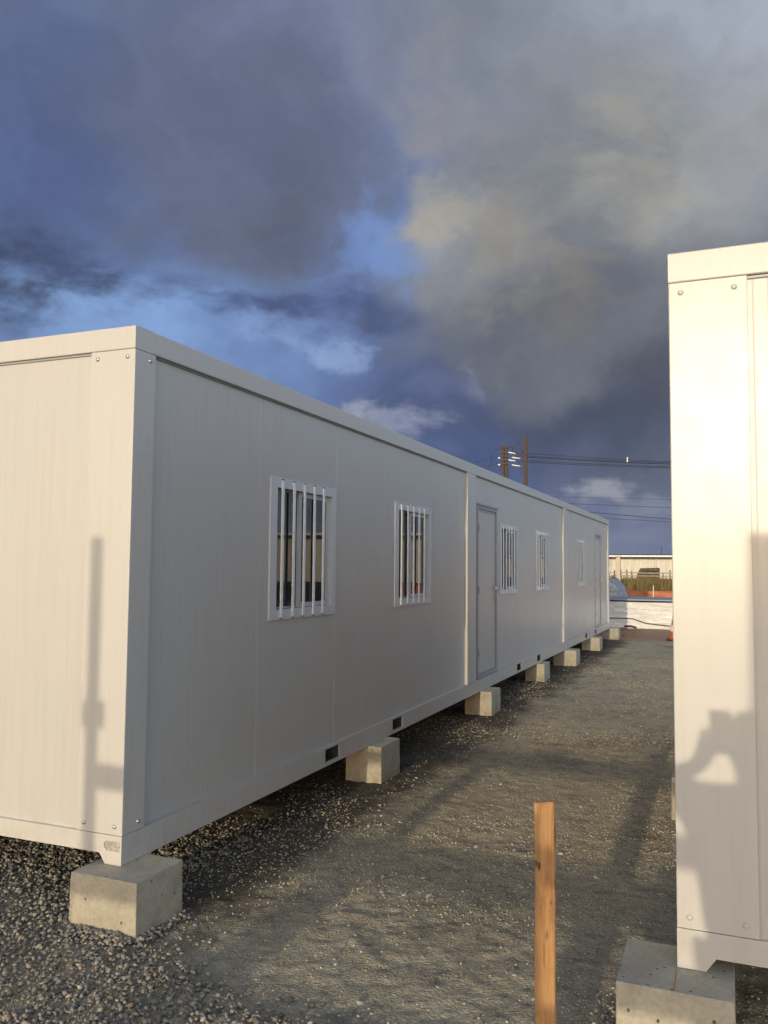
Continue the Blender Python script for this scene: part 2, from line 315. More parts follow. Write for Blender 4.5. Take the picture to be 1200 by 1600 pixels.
# ------------------------------------------------------------------ mesh helpers
def link(name, me, m=None, parent=None):
    o = bpy.data.objects.new(name, me); COL.objects.link(o)
    if m and me: me.materials.append(M[m] if isinstance(m, str) else m)
    if parent: o.parent = parent
    return o
def tag(o, label=None, cat=None, group=None, kind=None):
    if label: o['label'] = label
    if cat: o['category'] = cat
    if group: o['group'] = group
    if kind: o['kind'] = kind
    return o
def empty(name, loc=(0, 0, 0), rz=0, label=None, cat=None, group=None):
    o = bpy.data.objects.new(name, None); COL.objects.link(o); o.location = loc; o.rotation_euler = (0, 0, rz); o.empty_display_size = .2
    return tag(o, label, cat, group)
def me_from(name, v, f, smooth=False):
    me = bpy.data.meshes.new(name); me.from_pydata([tuple(x) for x in v], [], f); me.update()
    bm = bmesh.new(); bm.from_mesh(me); bmesh.ops.recalc_face_normals(bm, faces=bm.faces[:]); bm.to_mesh(me); bm.free()
    if smooth:
        for p in me.polygons: p.use_smooth = True
    return me
def bm_me(bm, name, smooth=False):
    bmesh.ops.recalc_face_normals(bm, faces=bm.faces[:])
    me = bpy.data.meshes.new(name); bm.to_mesh(me); bm.free()
    if smooth:
        for p in me.polygons: p.use_smooth = True
    return me
def add_box(bm, x0, x1, y0, y1, z0, z1, bev=0, seg=1):
    vs = [bm.verts.new((x, y, z)) for x in (x0, x1) for y in (y0, y1) for z in (z0, z1)]
    fs = [bm.faces.new([vs[i] for i in q]) for q in ((0, 1, 3, 2), (4, 6, 7, 5), (0, 4, 5, 1), (2, 3, 7, 6), (0, 2, 6, 4), (1, 5, 7, 3))]
    if bev:
        es = list({e for f in fs for e in f.edges})
        bmesh.ops.bevel(bm, geom=es, offset=bev, segments=seg, affect='EDGES', profile=.5)
    return vs
def box(name, x0, x1, y0, y1, z0, z1, m, parent=None, bev=0, seg=1):
    bm = bmesh.new(); add_box(bm, x0, x1, y0, y1, z0, z1, bev, seg); return link(name, bm_me(bm, name), m, parent)
def add_prism(bm, outer, holes, fn, d0, d1):
    """polygon (with holes) in (u, v) swept from depth d0 to d1; fn maps (u, v, d) to xyz"""
    loops = [outer]+list(holes); edges = []; new = []
    for lp in loops:
        vs = [bm.verts.new(fn(u, v, d0)) for u, v in lp]; new += vs
        for i in range(len(vs)): edges.append(bm.edges.new((vs[i], vs[(i+1) % len(vs)])))
    r = bmesh.ops.triangle_fill(bm, edges=edges, use_beauty=True, use_dissolve=False)
    fs = [g for g in r['geom'] if isinstance(g, bmesh.types.BMFace)]
    ex = bmesh.ops.extrude_face_region(bm, geom=fs, use_keep_orig=True)
    a = Vector(fn(0, 0, d0)); b = Vector(fn(0, 0, d1))
    bmesh.ops.translate(bm, verts=[g for g in ex['geom'] if isinstance(g, bmesh.types.BMVert)], vec=b-a)
def prism(name, outer, holes, fn, d0, d1, m, parent=None):
    bm = bmesh.new(); add_prism(bm, outer, holes, fn, d0, d1); return link(name, bm_me(bm, name), m, parent)
def rect(u0, u1, v0, v1): return [(u0, v0), (u1, v0), (u1, v1), (u0, v1)]
def rrect(u0, u1, v0, v1, r, n=3):
    out = []
    for cx, cy, a0 in ((u1-r, v1-r, 0), (u0+r, v1-r, 90), (u0+r, v0+r, 180), (u1-r, v0+r, 270)):
        for i in range(n+1):
            a = math.radians(a0+90*i/n); out.append((cx+r*math.cos(a), cy+r*math.sin(a)))
    return out
def grid_plate(name, us, vs, holes, off, thick, fn, m, parent):
    """sheet with true grooves and true openings"""
    us = sorted(set(round(u, 5) for u in us)); vs = sorted(set(round(v, 5) for v in vs))
    inside = lambda u, v: any(h[0] < u < h[1] and h[2] < v < h[3] for h in holes)
    nu, nv = len(us)-1, len(vs)-1
    solid = [[not inside((us[i]+us[i+1])/2, (vs[j]+vs[j+1])/2) for j in range(nv)] for i in range(nu)]
    V = []; F = []
    idx = lambda i, j, b: (i*(nv+1)+j)*2+b
    for i, u in enumerate(us):
        for j, v in enumerate(vs):
            V.append(fn(u, v, off(u))); V.append(fn(u, v, -thick))
    sol = lambda i, j: 0 <= i < nu and 0 <= j < nv and solid[i][j]
    for i in range(nu):
        for j in range(nv):
            if not solid[i][j]: continue
            F.append((idx(i, j, 0), idx(i+1, j, 0), idx(i+1, j+1, 0), idx(i, j+1, 0)))
            F.append((idx(i, j, 1), idx(i, j+1, 1), idx(i+1, j+1, 1), idx(i+1, j, 1)))
            for (di, dj, a, b) in ((-1, 0, (i, j), (i, j+1)), (1, 0, (i+1, j), (i+1, j+1)), (0, -1, (i, j), (i+1, j)), (0, 1, (i, j+1), (i+1, j+1))):
                if not sol(i+di, j+dj): F.append((idx(*a, 0), idx(*b, 0), idx(*b, 1), idx(*a, 1)))
    me = me_from(name, V, F)
    return link(name, me, m, parent)
def tube_bm(bm, pts, r, n=8, r2=None, caps=True):
    pts = [Vector(p) for p in pts]; rings = []
    for i, p in enumerate(pts):
        t = (pts[min(i+1, len(pts)-1)]-pts[max(i-1, 0)]).normalized()
        a = t.orthogonal().normalized() if abs(t.z) < .95 else Vector((1, 0, 0)).cross(t).normalized(); b = t.cross(a)
        rr = r if r2 is None else r+(r2-r)*i/(len(pts)-1)
        rings.append([bm.verts.new(p+(a*math.cos(2*math.pi*k/n)+b*math.sin(2*math.pi*k/n))*rr) for k in range(n)])
    for q, w in zip(rings, rings[1:]):
        for k in range(n): bm.faces.new((q[k], q[(k+1) % n], w[(k+1) % n], w[k]))
    if caps: bm.faces.new(rings[0]); bm.faces.new(rings[-1])
def tube(name, pts, r, m, parent=None, n=8, r2=None, smooth=True):
    bm = bmesh.new(); tube_bm(bm, pts, r, n, r2); return link(name, bm_me(bm, name, smooth), m, parent)
def copy_tree(o, parent=None):
    c = o.copy(); COL.objects.link(c)
    if parent: c.parent = parent
    for ch in list(o.children): copy_tree(ch, c)
    return c

# ------------------------------------------------------------------ ground
def lattice(seed):
    r = np.random.default_rng(seed); g_ = r.random((256, 256))
    def f(x, y):
        xi = np.floor(x).astype(int); yi = np.floor(y).astype(int); fx = x-xi; fy = y-yi
        fx = fx*fx*(3-2*fx); fy = fy*fy*(3-2*fy)
        a = g_[xi % 256, yi % 256]; b = g_[(xi+1) % 256, yi % 256]; c = g_[xi % 256, (yi+1) % 256]; d = g_[(xi+1) % 256, (yi+1) % 256]
        return (a*(1-fx)+b*fx)*(1-fy)+(c*(1-fx)+d*fx)*fy-.5
    return f
L_ = [lattice(s) for s in range(8)]
GZ = -.27
def sstep(x, a, b):
    t = np.clip((x-a)/(b-a), 0, 1); return t*t*(3-2*t)
def gravel_mask(x, y):
    """1 where loose coarse gravel lies: the near left corner, the foot of the picture and under the near cabin"""
    w = .22*L_[5](x*2.3, y*2.3)+.14*L_[6](x*6, y*6)
    edge = (x-.16)*.42+(y+.17)+w                    # line from the corner block towards the stake
    m1 = 1-sstep(edge, -.20, .30)
    m2 = (1-sstep(x+w*.8, -.18, .12))*(1-sstep(y, .5, 1.9))
    m3 = 1-sstep(y+.50+w*.7, -.08, .05)
    return np.clip(np.maximum(np.maximum(m1, m2), m3), 0, 1)
def gh(x, y):
    x = np.asarray(x, float); y = np.asarray(y, float)
    far = 1/(1+np.maximum(0, y-8)/14)
    h = .034*L_[0](x*.55, y*.55)+.007*L_[1](x*1.7, y*1.7)+.003*L_[2](x*5.1+3, y*5.1)+.004*L_[3](x*12, y*12)+.012*L_[4](x*25, y*25)
    h = h*far
    h += .030*np.clip(L_[6](x*2.1+9, y*3.0)-.22, 0, 1)*sstep(y, 3, 7)+.05*far*np.clip(L_[3](x*6.3, y*7.1)-.30, 0, 1)
    h += .022*gravel_mask(x, y)
    return GZ-.012+h
def axis(a0, a1, d0, far, grow):
    c = list(np.arange(a0, a1, d0)); s = d0; p = c[-1]
    while p < far: s *= grow; p += s; c.append(p)
    s = d0; q = c[0]
    while q > -far: s *= grow; q -= s; c.insert(0, q)
    return np.array(c)
ys1 = list(np.arange(-1.6, 5.0, .021)); s = .021
while ys1[-1] < 3000: s *= 1.022; ys1.append(ys1[-1]+s)
s = .021; ys0 = [-1.6]
while ys0[0] > -3000: s *= 1.25; ys0.insert(0, ys0[0]-s)
gy = np.array(ys0[:-1]+ys1)
gx = axis(-1.9, 3.3, .021, 3000, 1.13)
GX, GY = np.meshgrid(gx, gy, indexing='ij')
Zg = gh(GX, GY)
nx, ny = GX.shape
co = np.stack([GX, GY, Zg], -1).reshape(-1, 3)
ii = np.arange(nx*ny).reshape(nx, ny)
quads = np.stack([ii[:-1, :-1], ii[1:, :-1], ii[1:, 1:], ii[:-1, 1:]], -1).reshape(-1, 4)
def np_mesh(name, co, faces, k, mats=(), smooth=False):
    me = bpy.data.meshes.new(name); me.vertices.add(len(co)); me.vertices.foreach_set('co', np.ascontiguousarray(co, np.float32).ravel())
    nf = len(faces); me.loops.add(nf*k); me.loops.foreach_set('vertex_index', np.ascontiguousarray(faces, np.int32).ravel())
    me.polygons.add(nf); me.polygons.foreach_set('loop_start', np.arange(0, nf*k, k, dtype=np.int32)); me.polygons.foreach_set('loop_total', np.full(nf, k, np.int32))
    if smooth: me.polygons.foreach_set('use_smooth', np.ones(nf, bool))
    me.update(calc_edges=True); me.validate()
    for m_ in mats: me.materials.append(m_)
    return me
def ground_fn(m):
    o = m.pos
    a = m.noise(o, .9, 6, .6); b = m.noise(o, 7, 6, .65); c_ = m.noise(o, 42, 5, .7); d = m.noise(o, 160, 3, .7)
    c = m.ramp(a, [(.3, (.42, .345, .23)), (.5, (.515, .43, .29)), (.7, (.58, .49, .335))])
    c = m.mix(m.math('MULTIPLY', m.sm(b, .42, .68), .55), c, (.19, .165, .13))
    c = m.mix(m.math('MULTIPLY', m.sm(c_, .48, .66), .6), c, (.54, .47, .35))
    c = m.mix(m.math('MULTIPLY', m.sm(c_, .46, .34), .6), c, (.13, .115, .09))
    sp = m.voro(o, 75, 'Color'); spd = m.voro(o, 75)
    c = m.mix(m.math('MULTIPLY', m.sm(m.sep(sp)[0], .72, .9), m.sm(spd, .45, .25)), c, (.5, .475, .42))
    sx, sy, sz = m.sep(o)
    # darker ground beside and under the left row and in old wheel ruts
    edge_dark = m.math('MULTIPLY', m.sm(sx, .95, .15), m.sm(m.noise(m.map(o, (1, .45, 1)), 2.1, 5, .6), .36, .62))
    c = m.mix(m.math('MULTIPLY', edge_dark, .6), c, (.10, .083, .064))
    row_dark = m.math('MULTIPLY', m.sm(m.math('ADD', sx, m.math('MULTIPLY', m.math('SUBTRACT', m.noise(m.map(o, (1, .8, 1)), 3.0, 5, .6), .5), .8)), .62, .22), m.sm(sy, .05, .5))
    c = m.mix(m.math('MULTIPLY', row_dark, .85), c, (.055, .043, .032))
    patch = m.sm(m.noise(m.map(o, (.8, .5, 1), (7, 2, 0)), 1.6, 6, .65), .53, .68)
    c = m.mix(m.math('MULTIPLY', patch, .55), c, (.135, .115, .09))
    # red laterite beyond the end of the row
    red = m.math('MULTIPLY', m.sm(m.math('ADD', sy, m.math('MULTIPLY', m.noise(o, 1.1, 4), 2.6)), 18.6, 20.3), .75)
    c = m.mix(red, c, (.42, .245, .14))
    fld = m.sm(sy, 31, 36)
    c = m.mix(fld, c, m.mix(m.noise(o, .5, 4), (.13, .115, .045), (.075, .085, .03)))
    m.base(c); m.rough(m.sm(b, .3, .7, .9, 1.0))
    h = m.math('ADD', m.math('MULTIPLY', c_, .6), m.math('ADD', m.math('MULTIPLY', d, .25), m.math('MULTIPLY', m.math('SUBTRACT', 1.0, spd), .35)))
    m.bump(h, 1.0, .022, m.bump(b, .7, .05))
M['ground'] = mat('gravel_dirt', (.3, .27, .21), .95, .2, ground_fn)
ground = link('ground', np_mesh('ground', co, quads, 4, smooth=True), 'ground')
tag(ground, kind='structure')

# stones --------------------------------------------------------------------
def stone_templates(n, sub):
    out = []
    for k in range(n):
        bm = bmesh.new(); bmesh.ops.create_icosphere(bm, subdivisions=sub, radius=1)
        r = np.random.default_rng(50+k)
        for v in bm.verts:
            v.co *= .62+.66*r.random()
        sc_ = (1, .65+.3*r.random(), .45+.25*r.random())
        for v in bm.verts: v.co = Vector((v.co.x*sc_[0], v.co.y*sc_[1], v.co.z*sc_[2]))
        bm.verts.ensure_lookup_table(); bm.faces.ensure_lookup_table()
        out.append((np.array([v.co[:] for v in bm.verts]), np.array([[v.index for v in f.verts] for f in bm.faces]))); bm.free()
    return out
ST = stone_templates(9, 1)
def scatter_stones(name, pts, sizes, m, sink=.25, seed=1, lift=None):
    r = np.random.default_rng(seed); V = []; F = []; base = 0
    z = gh(pts[:, 0], pts[:, 1])
    if lift is not None: z = z+lift
    kind = r.integers(0, len(ST), len(pts))
    for k, (tv, tf) in enumerate(ST):
        sel = np.where(kind == k)[0]
        if not len(sel): continue
        n = len(sel); a = r.random(n)*2*np.pi; b = (r.random(n)-.5)*1.5; cc = (r.random(n)-.5)*1.5
        ca, sa, cb, sb, c2, s2 = np.cos(a), np.sin(a), np.cos(b), np.sin(b), np.cos(cc), np.sin(cc); zz = np.zeros(n); on = np.ones(n)
        Rz = np.stack([np.stack([ca, -sa, zz], -1), np.stack([sa, ca, zz], -1), np.stack([zz, zz, on], -1)], 1)
        Rx = np.stack([np.stack([on, zz, zz], -1), np.stack([zz, cb, -sb], -1), np.stack([zz, sb, cb], -1)], 1)
        Ry = np.stack([np.stack([c2, zz, s2], -1), np.stack([zz, on, zz], -1), np.stack([-s2, zz, c2], -1)], 1)
        Rm = Rz@Rx@Ry
        s = sizes[sel]*.5
        vv = np.einsum('nij,vj->nvi', Rm, tv)*s[:, None, None]
        p = np.stack([pts[sel, 0], pts[sel, 1], z[sel]+s*(.5-sink)], -1)
        vv = vv+p[:, None, :]
        V.append(vv.reshape(-1, 3)); F.append((tf[None]+(np.arange(n)*len(tv))[:, None, None]+base).reshape(-1, 3)); base += n*len(tv)
    return link(name, np_mesh(name, np.concatenate(V), np.concatenate(F), 3), m)
def stone_fn(m):
    i = m.island()
    c = m.ramp(i, [(0, (.14, .13, .113)), (.3, (.205, .19, .165)), (.55, (.275, .25, .208)), (.78, (.345, .31, .245)), (.88, (.27, .195, .135)), (.95, (.46, .42, .35)), (1, (.18, .165, .145))])
    n = m.noise(m.pos, 130, 4, .6)
    c = m.mix(m.math('MULTIPLY', m.sm(n, .4, .7), .45), c, (.15, .135, .115))
    m.base(c); m.bump(n, .3, .003)
M['stone'] = mat('crushed_stone', (.3, .28, .25), .9, .3, stone_fn)
def stone2_fn(m):
    i = m.rand()
    c = m.ramp(i, [(0, (.24, .22, .19)), (.4, (.36, .335, .29)), (.75, (.48, .44, .375)), (1, (.58, .54, .47))])
    n = m.noise(m.pos, 120, 4, .6)
    m.base(m.mix(m.math('MULTIPLY', m.sm(n, .4, .7), .4), c, (.2, .18, .15))); m.bump(n, .3, .003)
M['stone_pale'] = mat('pale_stone', (.4, .37, .31), .9, .3, stone2_fn)
def chip_fn(m):
    i = m.island()
    c = m.ramp(i, [(0, (.25, .20, .13)), (.4, (.38, .315, .205)), (.75, (.46, .40, .29)), (.92, (.53, .48, .385)), (1, (.30, .25, .17))])
    m.base(c)
M['chip'] = mat('lane_chippings', (.4, .35, .26), .9, .3, chip_fn)
def clear_of_blocks(x, y):
    ok = ~((x > -.17) & (x < .20) & (y > -.14) & (y < .20))
    return ok & ~((x > 2.39) & (x < 2.75) & (y > -.2) & (y < .13))
# dense coarse gravel
n = 105000
px = RNG.uniform(-2.6, 2.6, n); py = RNG.uniform(-1.35, 4.2, n)
keep = (RNG.random(n) < gravel_mask(px, py)**1.3*1.05*(1-.55*sstep(py, 1.4, 3.5))) & clear_of_blocks(px, py)
P = np.stack([px, py], -1)[keep]
sz = .009+.027*RNG.random(len(P))**2.6
g1 = scatter_stones('gravel', P, sz, 'stone', .30, 3, lift=RNG.random(len(P))*.012); tag(g1, kind='stuff')
# fine chippings everywhere on the lane, thinning with distance
n = 95000
py = -1.2+RNG.random(n)**1.6*15; px = RNG.uniform(-.5, 2.9, n)
cl = L_[7](px*1.3, py*.9)+.6*L_[6](px*3.1, py*2.6)
keep = (RNG.random(n) < .18+.82*sstep(cl, -.1, .3)) & clear_of_blocks(px, py)
P = np.stack([px, py], -1)[keep]
sz = (.0045+.015*RNG.random(len(P))**2.8)*(1+.035*np.maximum(0, P[:, 1]))
g2 = scatter_stones('fine_gravel', P, sz, 'chip', .4, 4); tag(g2, kind='stuff')
# gravel heaped against the blocks
hp = []; hs = []
for (bx0, bx1, by0, by1, num) in ((-.19, .215, -.155, .21, 900), (2.37, 2.77, -.23, .155, 260)):
    for k in range(num):
        t = random.random(); d = abs(random.gauss(0, .05)); s = random.random()
        if s < .5: p = (bx0+t*(bx1-bx0), by0-d)
        elif s < .75: p = (bx1+d*.5, by0+t*(by1-by0))
        else: p = (bx0-d, by0+t*(by1-by0))
        hp.append(p); hs.append(.012+.02*random.random())
hp = np.array(hp)
g3 = scatter_stones('heaped_gravel', hp, np.array(hs), 'stone', .2, 6, lift=RNG.random(len(hp))*.022); tag(g3, kind='stuff')
# larger single stones lying on the lane, each its own piece of the ground
stone_me = []
for k, (tv, tf) in enumerate(ST):
    me = bpy.data.meshes.new('stone'); me.from_pydata([tuple(v) for v in tv], [], [tuple(int(i) for i in f) for f in tf]); me.update(); me.materials.append(M['stone_pale']); stone_me.append(me)
cnt = 0
while cnt < 260:
    y = -1.0+random.random()**1.5*7.5; x = random.uniform(.25, 2.5)
    c = float(L_[7](np.array(x*1.3), np.array(y*.9)))
    if random.random() > .25+.75*float(sstep(np.array(c), 0., .25)): continue
    if not bool(clear_of_blocks(np.array(x), np.array(y))): continue
    o = bpy.data.objects.new('stone', random.choice(stone_me)); COL.objects.link(o); o.parent = ground
    s = .5*(.014+.026*random.random()**2)
    o.location = (x, y, float(gh(x, y))+s*.15); o.scale = (s, s, s); o.rotation_euler = (random.uniform(-.4, .4), random.uniform(-.4, .4), random.uniform(0, 6.28))
    cnt += 1

# ------------------------------------------------------------------ cabins
CL, CW, CH, TB, BB, PF, PS, RC = 6.055, 2.435, 2.687, .1195, .142, .281, .169, .035
GAP = .003
def groove_cols(u0, u1, pitch=.052, w=.0035):
    out = [u0, u0+.0055]; u = u0+.03
    while u < u1-.012:
        out += [u-w, u, u+w]; u += pitch
    return out+[u1-.0055, u1]
def groove_off(u0, u1, pitch=.052, depth=.0005, e0=.006, e1=.006):
    cs = set(); u = u0+.03
    while u < u1-.012: cs.add(round(u, 5)); u += pitch
    def f(q):
        if abs(q-u0) < 1e-4: return -e0
        if abs(q-u1) < 1e-4: return -e1
        return -depth if round(q, 5) in cs else 0.0
    return f
def bolt_mesh():
    bm = bmesh.new()
    bmesh.ops.create_uvsphere(bm, u_segments=12, v_segments=8, radius=.0115)
    bmesh.ops.delete(bm, geom=[v for v in bm.verts if v.co.z < -.001], context='VERTS')
    for v in bm.verts: v.co.z *= .7
    return bm_me(bm, 'bolt', True)
BOLT = bolt_mesh(); BOLT.materials.append(M['bolt'])
BOLT_P = BOLT.copy(); BOLT_P.materials.clear(); BOLT_P.materials.append(M['frame'])
def bolt(parent, loc, nrm, painted=False):
    o = bpy.data.objects.new('bolt', BOLT_P if painted else BOLT); COL.objects.link(o); o.parent = parent; o.location = loc
    o.rotation_euler = Vector(nrm).to_track_quat('Z', 'Y').to_euler()
SIDE = lambda x: (lambda u, v, d: (x+d, u, v))            # wall facing +X
def mk_window(parent, y0):
    """flat white surround, two sliding sashes and five bars; y0 = near edge along the wall"""
    y1, z0, z1 = y0+1.0, 1.11, 2.065
    fn = SIDE(-RC)
    oy0, oy1, oz0, oz1 = y0+.088, y1-.066, z0+.068, z1-.068
    w = prism('window', rect(y0, y1, z0, z1), [rect(oy0, oy1, oz0, oz1)], fn, .001, .014, 'pvc', parent)
    # lining of the opening
    prism('window_lining', rect(oy0-.012, oy1+.012, oz0-.012, oz1+.012), [rect(oy0, oy1, oz0, oz1)], fn, -.06, .0005, 'pvc', w)
    mid = y0+.49
    for (a, b, dep, fr) in ((oy0+.0005, mid+.02, -.045, .012), (mid-.02, oy1-.002, -.022, .034)):
        s = prism('sash', rect(a, b, oz0+.002, oz1-.002), [rect(a+fr, b-.03, oz0+fr, oz1-fr)], fn, dep-.018, dep, 'pvc', w)
        prism('pane', rect(a+fr-.004, b-.026, oz0+fr-.004, oz1-fr+.004), [], fn, dep-.012, dep-.007, 'glass', w)
    for yb in (.150, .312, .467, .622, .772):
        bm = bmesh.new(); add_box(bm, -RC+.0145, -RC+.0230, y0+yb-.0165, y0+yb+.0165, z0+.012, z1-.016, .002)
        link('bar', bm_me(bm, 'bar'), 'grille', w)
        bm = bmesh.new(); add_box(bm, -RC+.0150, -RC+.0222, y0+yb-.0155, y0+yb+.0155, z1-.0158, z1-.010); link('bar_cap', bm_me(bm, 'bar_cap'), 'black', w)
        bm = bmesh.new(); add_box(bm, -RC+.0150, -RC+.0222, y0+yb-.0155, y0+yb+.0155, z0+.007, z0+.0118); link('bar_cap', bm_me(bm, 'bar_cap'), 'black', w)
    return (oy0-.012, oy1+.012, oz0-.012, oz1+.012)
def mk_door(parent, y0, flip):
    y1, z0, z1 = y0+.93, .155, 2.235
    fn = SIDE(-RC)
    fw = .048
    d = prism('door', rect(y0+fw+.006, y1-fw-.006, z0+.04, z1-fw-.03), [], fn, -.034, -.006, 'panel', parent)
    prism('door_frame', rect(y0, y1, z0, z1), [rect(y0+fw, y1-fw, z0+.034, z1-fw)], fn, -.05, .012, 'doorframe', d)
    prism('seal', rect(y0+fw-.001, y1-fw+.001, z0+.0335, z1-fw+.0005), [rect(y0+fw+.012, y1-fw-.012, z0+.046, z1-fw-.036)], fn, -.045, -.003, 'alu', d)
    bm = bmesh.new(); add_box(bm, -RC+.0121, -RC+.028, y0-.004, y1+.004, z1-.012, z1+.014, .003); link('drip_rail', bm_me(bm, 'drip_rail'), 'alu', d)
    bm = bmesh.new(); add_box(bm, -RC-.03, -RC+.024, y0+.002, y1-.002, z0-.012, z0-.0005, .002); link('threshold', bm_me(bm, 'threshold'), 'alu', d)
    hy = y1-fw-.045 if not flip else y1-fw-.05
    bm = bmesh.new()
    add_box(bm, -RC-.006, -RC+.002, hy-.018, hy+.018, 1.02, 1.255, .004)
    tube_bm(bm, [(-RC, hy, 1.215), (-RC+.045, hy, 1.215), (-RC+.05, hy-.012, 1.215), (-RC+.05, hy-.12, 1.213)], .009, 8)
    tube_bm(bm, [(-RC, hy, 1.105), (-RC+.014, hy, 1.105)], .013, 10)
    link('handle', bm_me(bm, 'handle'), 'steel', d)
    for hz in (.45, 1.2, 1.95):
        tube('hinge', [(-RC+.014, y0+fw, hz-.045), (-RC+.014, y0+fw, hz+.045)], .008, 'alu', d)
    return (y0+.01, y1-.01, z0+.01, z1-.01)
def arc_corner(cx, cy, r, a0, a1, n=4):
    return [(cx+r*math.cos(math.radians(a0+(a1-a0)*i/n)), cy+r*math.sin(math.radians(a0+(a1-a0)*i/n))) for i in range(n+1)]
def cabin(loc, label, windows=(), doors=(), group=None, slots=True):
    c = empty('container_cabin', loc, 0, label, 'cabin', group)
    # roof beams
    prof = rrect(0, .15, CH-TB+GAP/2, CH, .006)
    for (y0, y1) in ((0, .15), (CL-.15, CL)):
        sgn = 1 if y0 == 0 else -1; yy = 0 if y0 == 0 else CL
        prism('roof_beam', prof, [], (lambda yy, sgn: lambda u, v, d: (d, yy+sgn*u, v))(yy, sgn), 0, -CW, 'frame', c)
    for (xx, sgn) in ((0, -1), (-CW, 1)):
        prism('roof_beam', prof, [], (lambda xx, sgn: lambda u, v, d: (xx+sgn*u, d, v))(xx, sgn), .1505, CL-.1505, 'frame', c)
    # floor beams with fork pockets
    pk = [rect(y, y+.235, .030, .122) for y in (2.25, 3.59)]
    for (xx, sgn) in ((0, -1), (-CW, 1)):
        fb_ = prism('floor_beam', rect(.1005, CL-.1005, 0, BB-GAP/2), pk if sgn < 0 else [], (lambda xx, sgn: lambda u, v, d: (xx+sgn*d, u, v))(xx, sgn), 0, .006, 'frame', c)
        bm = bmesh.new(); add_box(bm, min(xx+sgn*.006, xx+sgn*.12), max(xx+sgn*.006, xx+sgn*.12), .101, CL-.101, BB-.012, BB-GAP/2-.0003)
        add_box(bm, min(xx+sgn*.006, xx+sgn*.07), max(xx+sgn*.006, xx+sgn*.07), .101, CL-.101, .0005, .006)
        link('flange', bm_me(bm, 'flange'), 'frame', fb_)
        for y in (2.25, 3.59):
            if sgn < 0:
                bm = bmesh.new(); ya, yb = y-.004, y+.239
                add_box(bm, xx-.30, xx-.0065, ya, ya+.0035, .024, .127); add_box(bm, xx-.30, xx-.0065, yb-.0035, yb, .024, .127)
                add_box(bm, xx-.30, xx-.0065, ya+.0036, yb-.0036, .1235, .127); add_box(bm, xx-.30, xx-.0065, ya+.0036, yb-.0036, .024, .0275)
                add_box(bm, xx-.16, xx-.10, ya+.09, yb-.06, .0276, .085)
                link('fork_pocket', bm_me(bm, 'fork_pocket'), 'dark', fb_)
    zb = .05
    outer = [(0, 0), (-.098, 0), (-.135, zb), (-CW+.135, zb), (-CW+.098, 0), (-CW, 0), (-CW, BB-GAP/2), (0, BB-GAP/2)]
    slot = [(-.010, .066), (-.088, .066), (-.106, .080), (-.106, .100), (-.094, .112), (-.010, .112)]
    slot2 = [(-CW-u, v) for u, v in slot]
    for (yy, sgn) in ((0, 1), (CL, -1)):
        f2 = (lambda yy, sgn: lambda u, v, d: (u, yy+sgn*d, v))(yy, sgn)
        e = prism('floor_beam', outer, [slot, slot2] if slots else [], f2, 0, .10, 'frame', c)
        for (a, b) in ((-.115, -.004), (-CW+.004, -CW+.115)) if slots else ():
            prism('slot_plate', rect(a, b, .058, .12), [], f2, .0062, .012, 'plate', e)
    # corner posts, an angle section with folded edges
    for (xx, sx) in ((0, -1), (-CW, 1)):
        for (yy, sy) in ((0, 1), (CL, -1)):
            r = .005
            L2 = arc_corner(r, r, r, 270, 180)+[(0, PS-.002), (.002, PS), (.045, PS), (.045, .045), (PF, .045), (PF, .002), (PF-.002, 0)]
            po = prism('corner_post', L2, [], (lambda xx, sx, yy, sy: lambda u, v, d: (xx+sx*u, yy+sy*v, d))(xx, sx, yy, sy), BB+GAP/2, CH-TB-GAP/2, 'frame', c)
            for zz in (BB+.042, CH-TB-.040):
                for uu in (.045, .236): bolt(po, (xx+sx*uu, yy-sy*.0005, zz), (0, -sy, 0), not slots)
                bolt(po, (xx-sx*.0005, yy+sy*.122, zz), (-sx, 0, 0), not slots)
    # wall panels
    z0, z1 = BB-.004, CH-TB+.02
    holes = [mk_window(c, y) for y in windows]+[mk_door(c, y, i % 2) for i, y in enumerate(doors)]
    nP = 5; wP = (CL-2*PS+.02)/nP
    for k in range(nP):
        u0 = PS-.01+k*wP; u1 = u0+wP
        hs = [h for h in holes if h[1] > u0 and h[0] < u1]
        us = groove_cols(u0, u1)+[x for h in hs for x in (h[0], h[1]) if u0 < x < u1]
        vs = [z0, z1]+[x for h in hs for x in (h[2], h[3])]
        grid_plate('wall_panel', us, vs, hs, groove_off(u0, u1, .052, .0009, .008 if k == 2 else .003, .008 if k == 1 else .003), .05, SIDE(-RC), 'panel', c)
        grid_plate('wall_panel', groove_cols(u0, u1), [z0, z1], [], groove_off(u0, u1), .05, lambda u, v, d: (-CW+RC-d, u, v), 'panel', c)
    nE = 2; wE = (CW-2*PF+.02)/nE
    for k in range(nE):
        u0 = -CW+PF-.01+k*wE; u1 = u0+wE
        grid_plate('wall_panel', groove_cols(u0, u1), [z0, z1], [], groove_off(u0, u1), .03, lambda u, v, d: (u, .022-d, v), 'panel', c)
        grid_plate('wall_panel', groove_cols(u0, u1), [z0, z1], [], groove_off(u0, u1), .03, lambda u, v, d: (u, CL-.022+d, v), 'panel', c)
    # thin seal under the roof beam
    bm = bmesh.new()
    add_box(bm, -RC-.03, -.020, PS+.002, CL-PS-.002, CH-TB-.006, CH-TB-.001)
    add_box(bm, -CW+PF+.002, -PF-.002, .012, .04, CH-TB-.010, CH-TB-.001)
    link('trim', bm_me(bm, 'trim'), 'alu', c)
    box('roof', -CW+.152, -.152, .152, CL-.152, CH-.09, CH-.02, 'frame', c)
    box('floor', -CW+.13, -.13, .13, CL-.13, .06, .12, 'inside', c)
    return c
GRP = 'white cabins in one row'
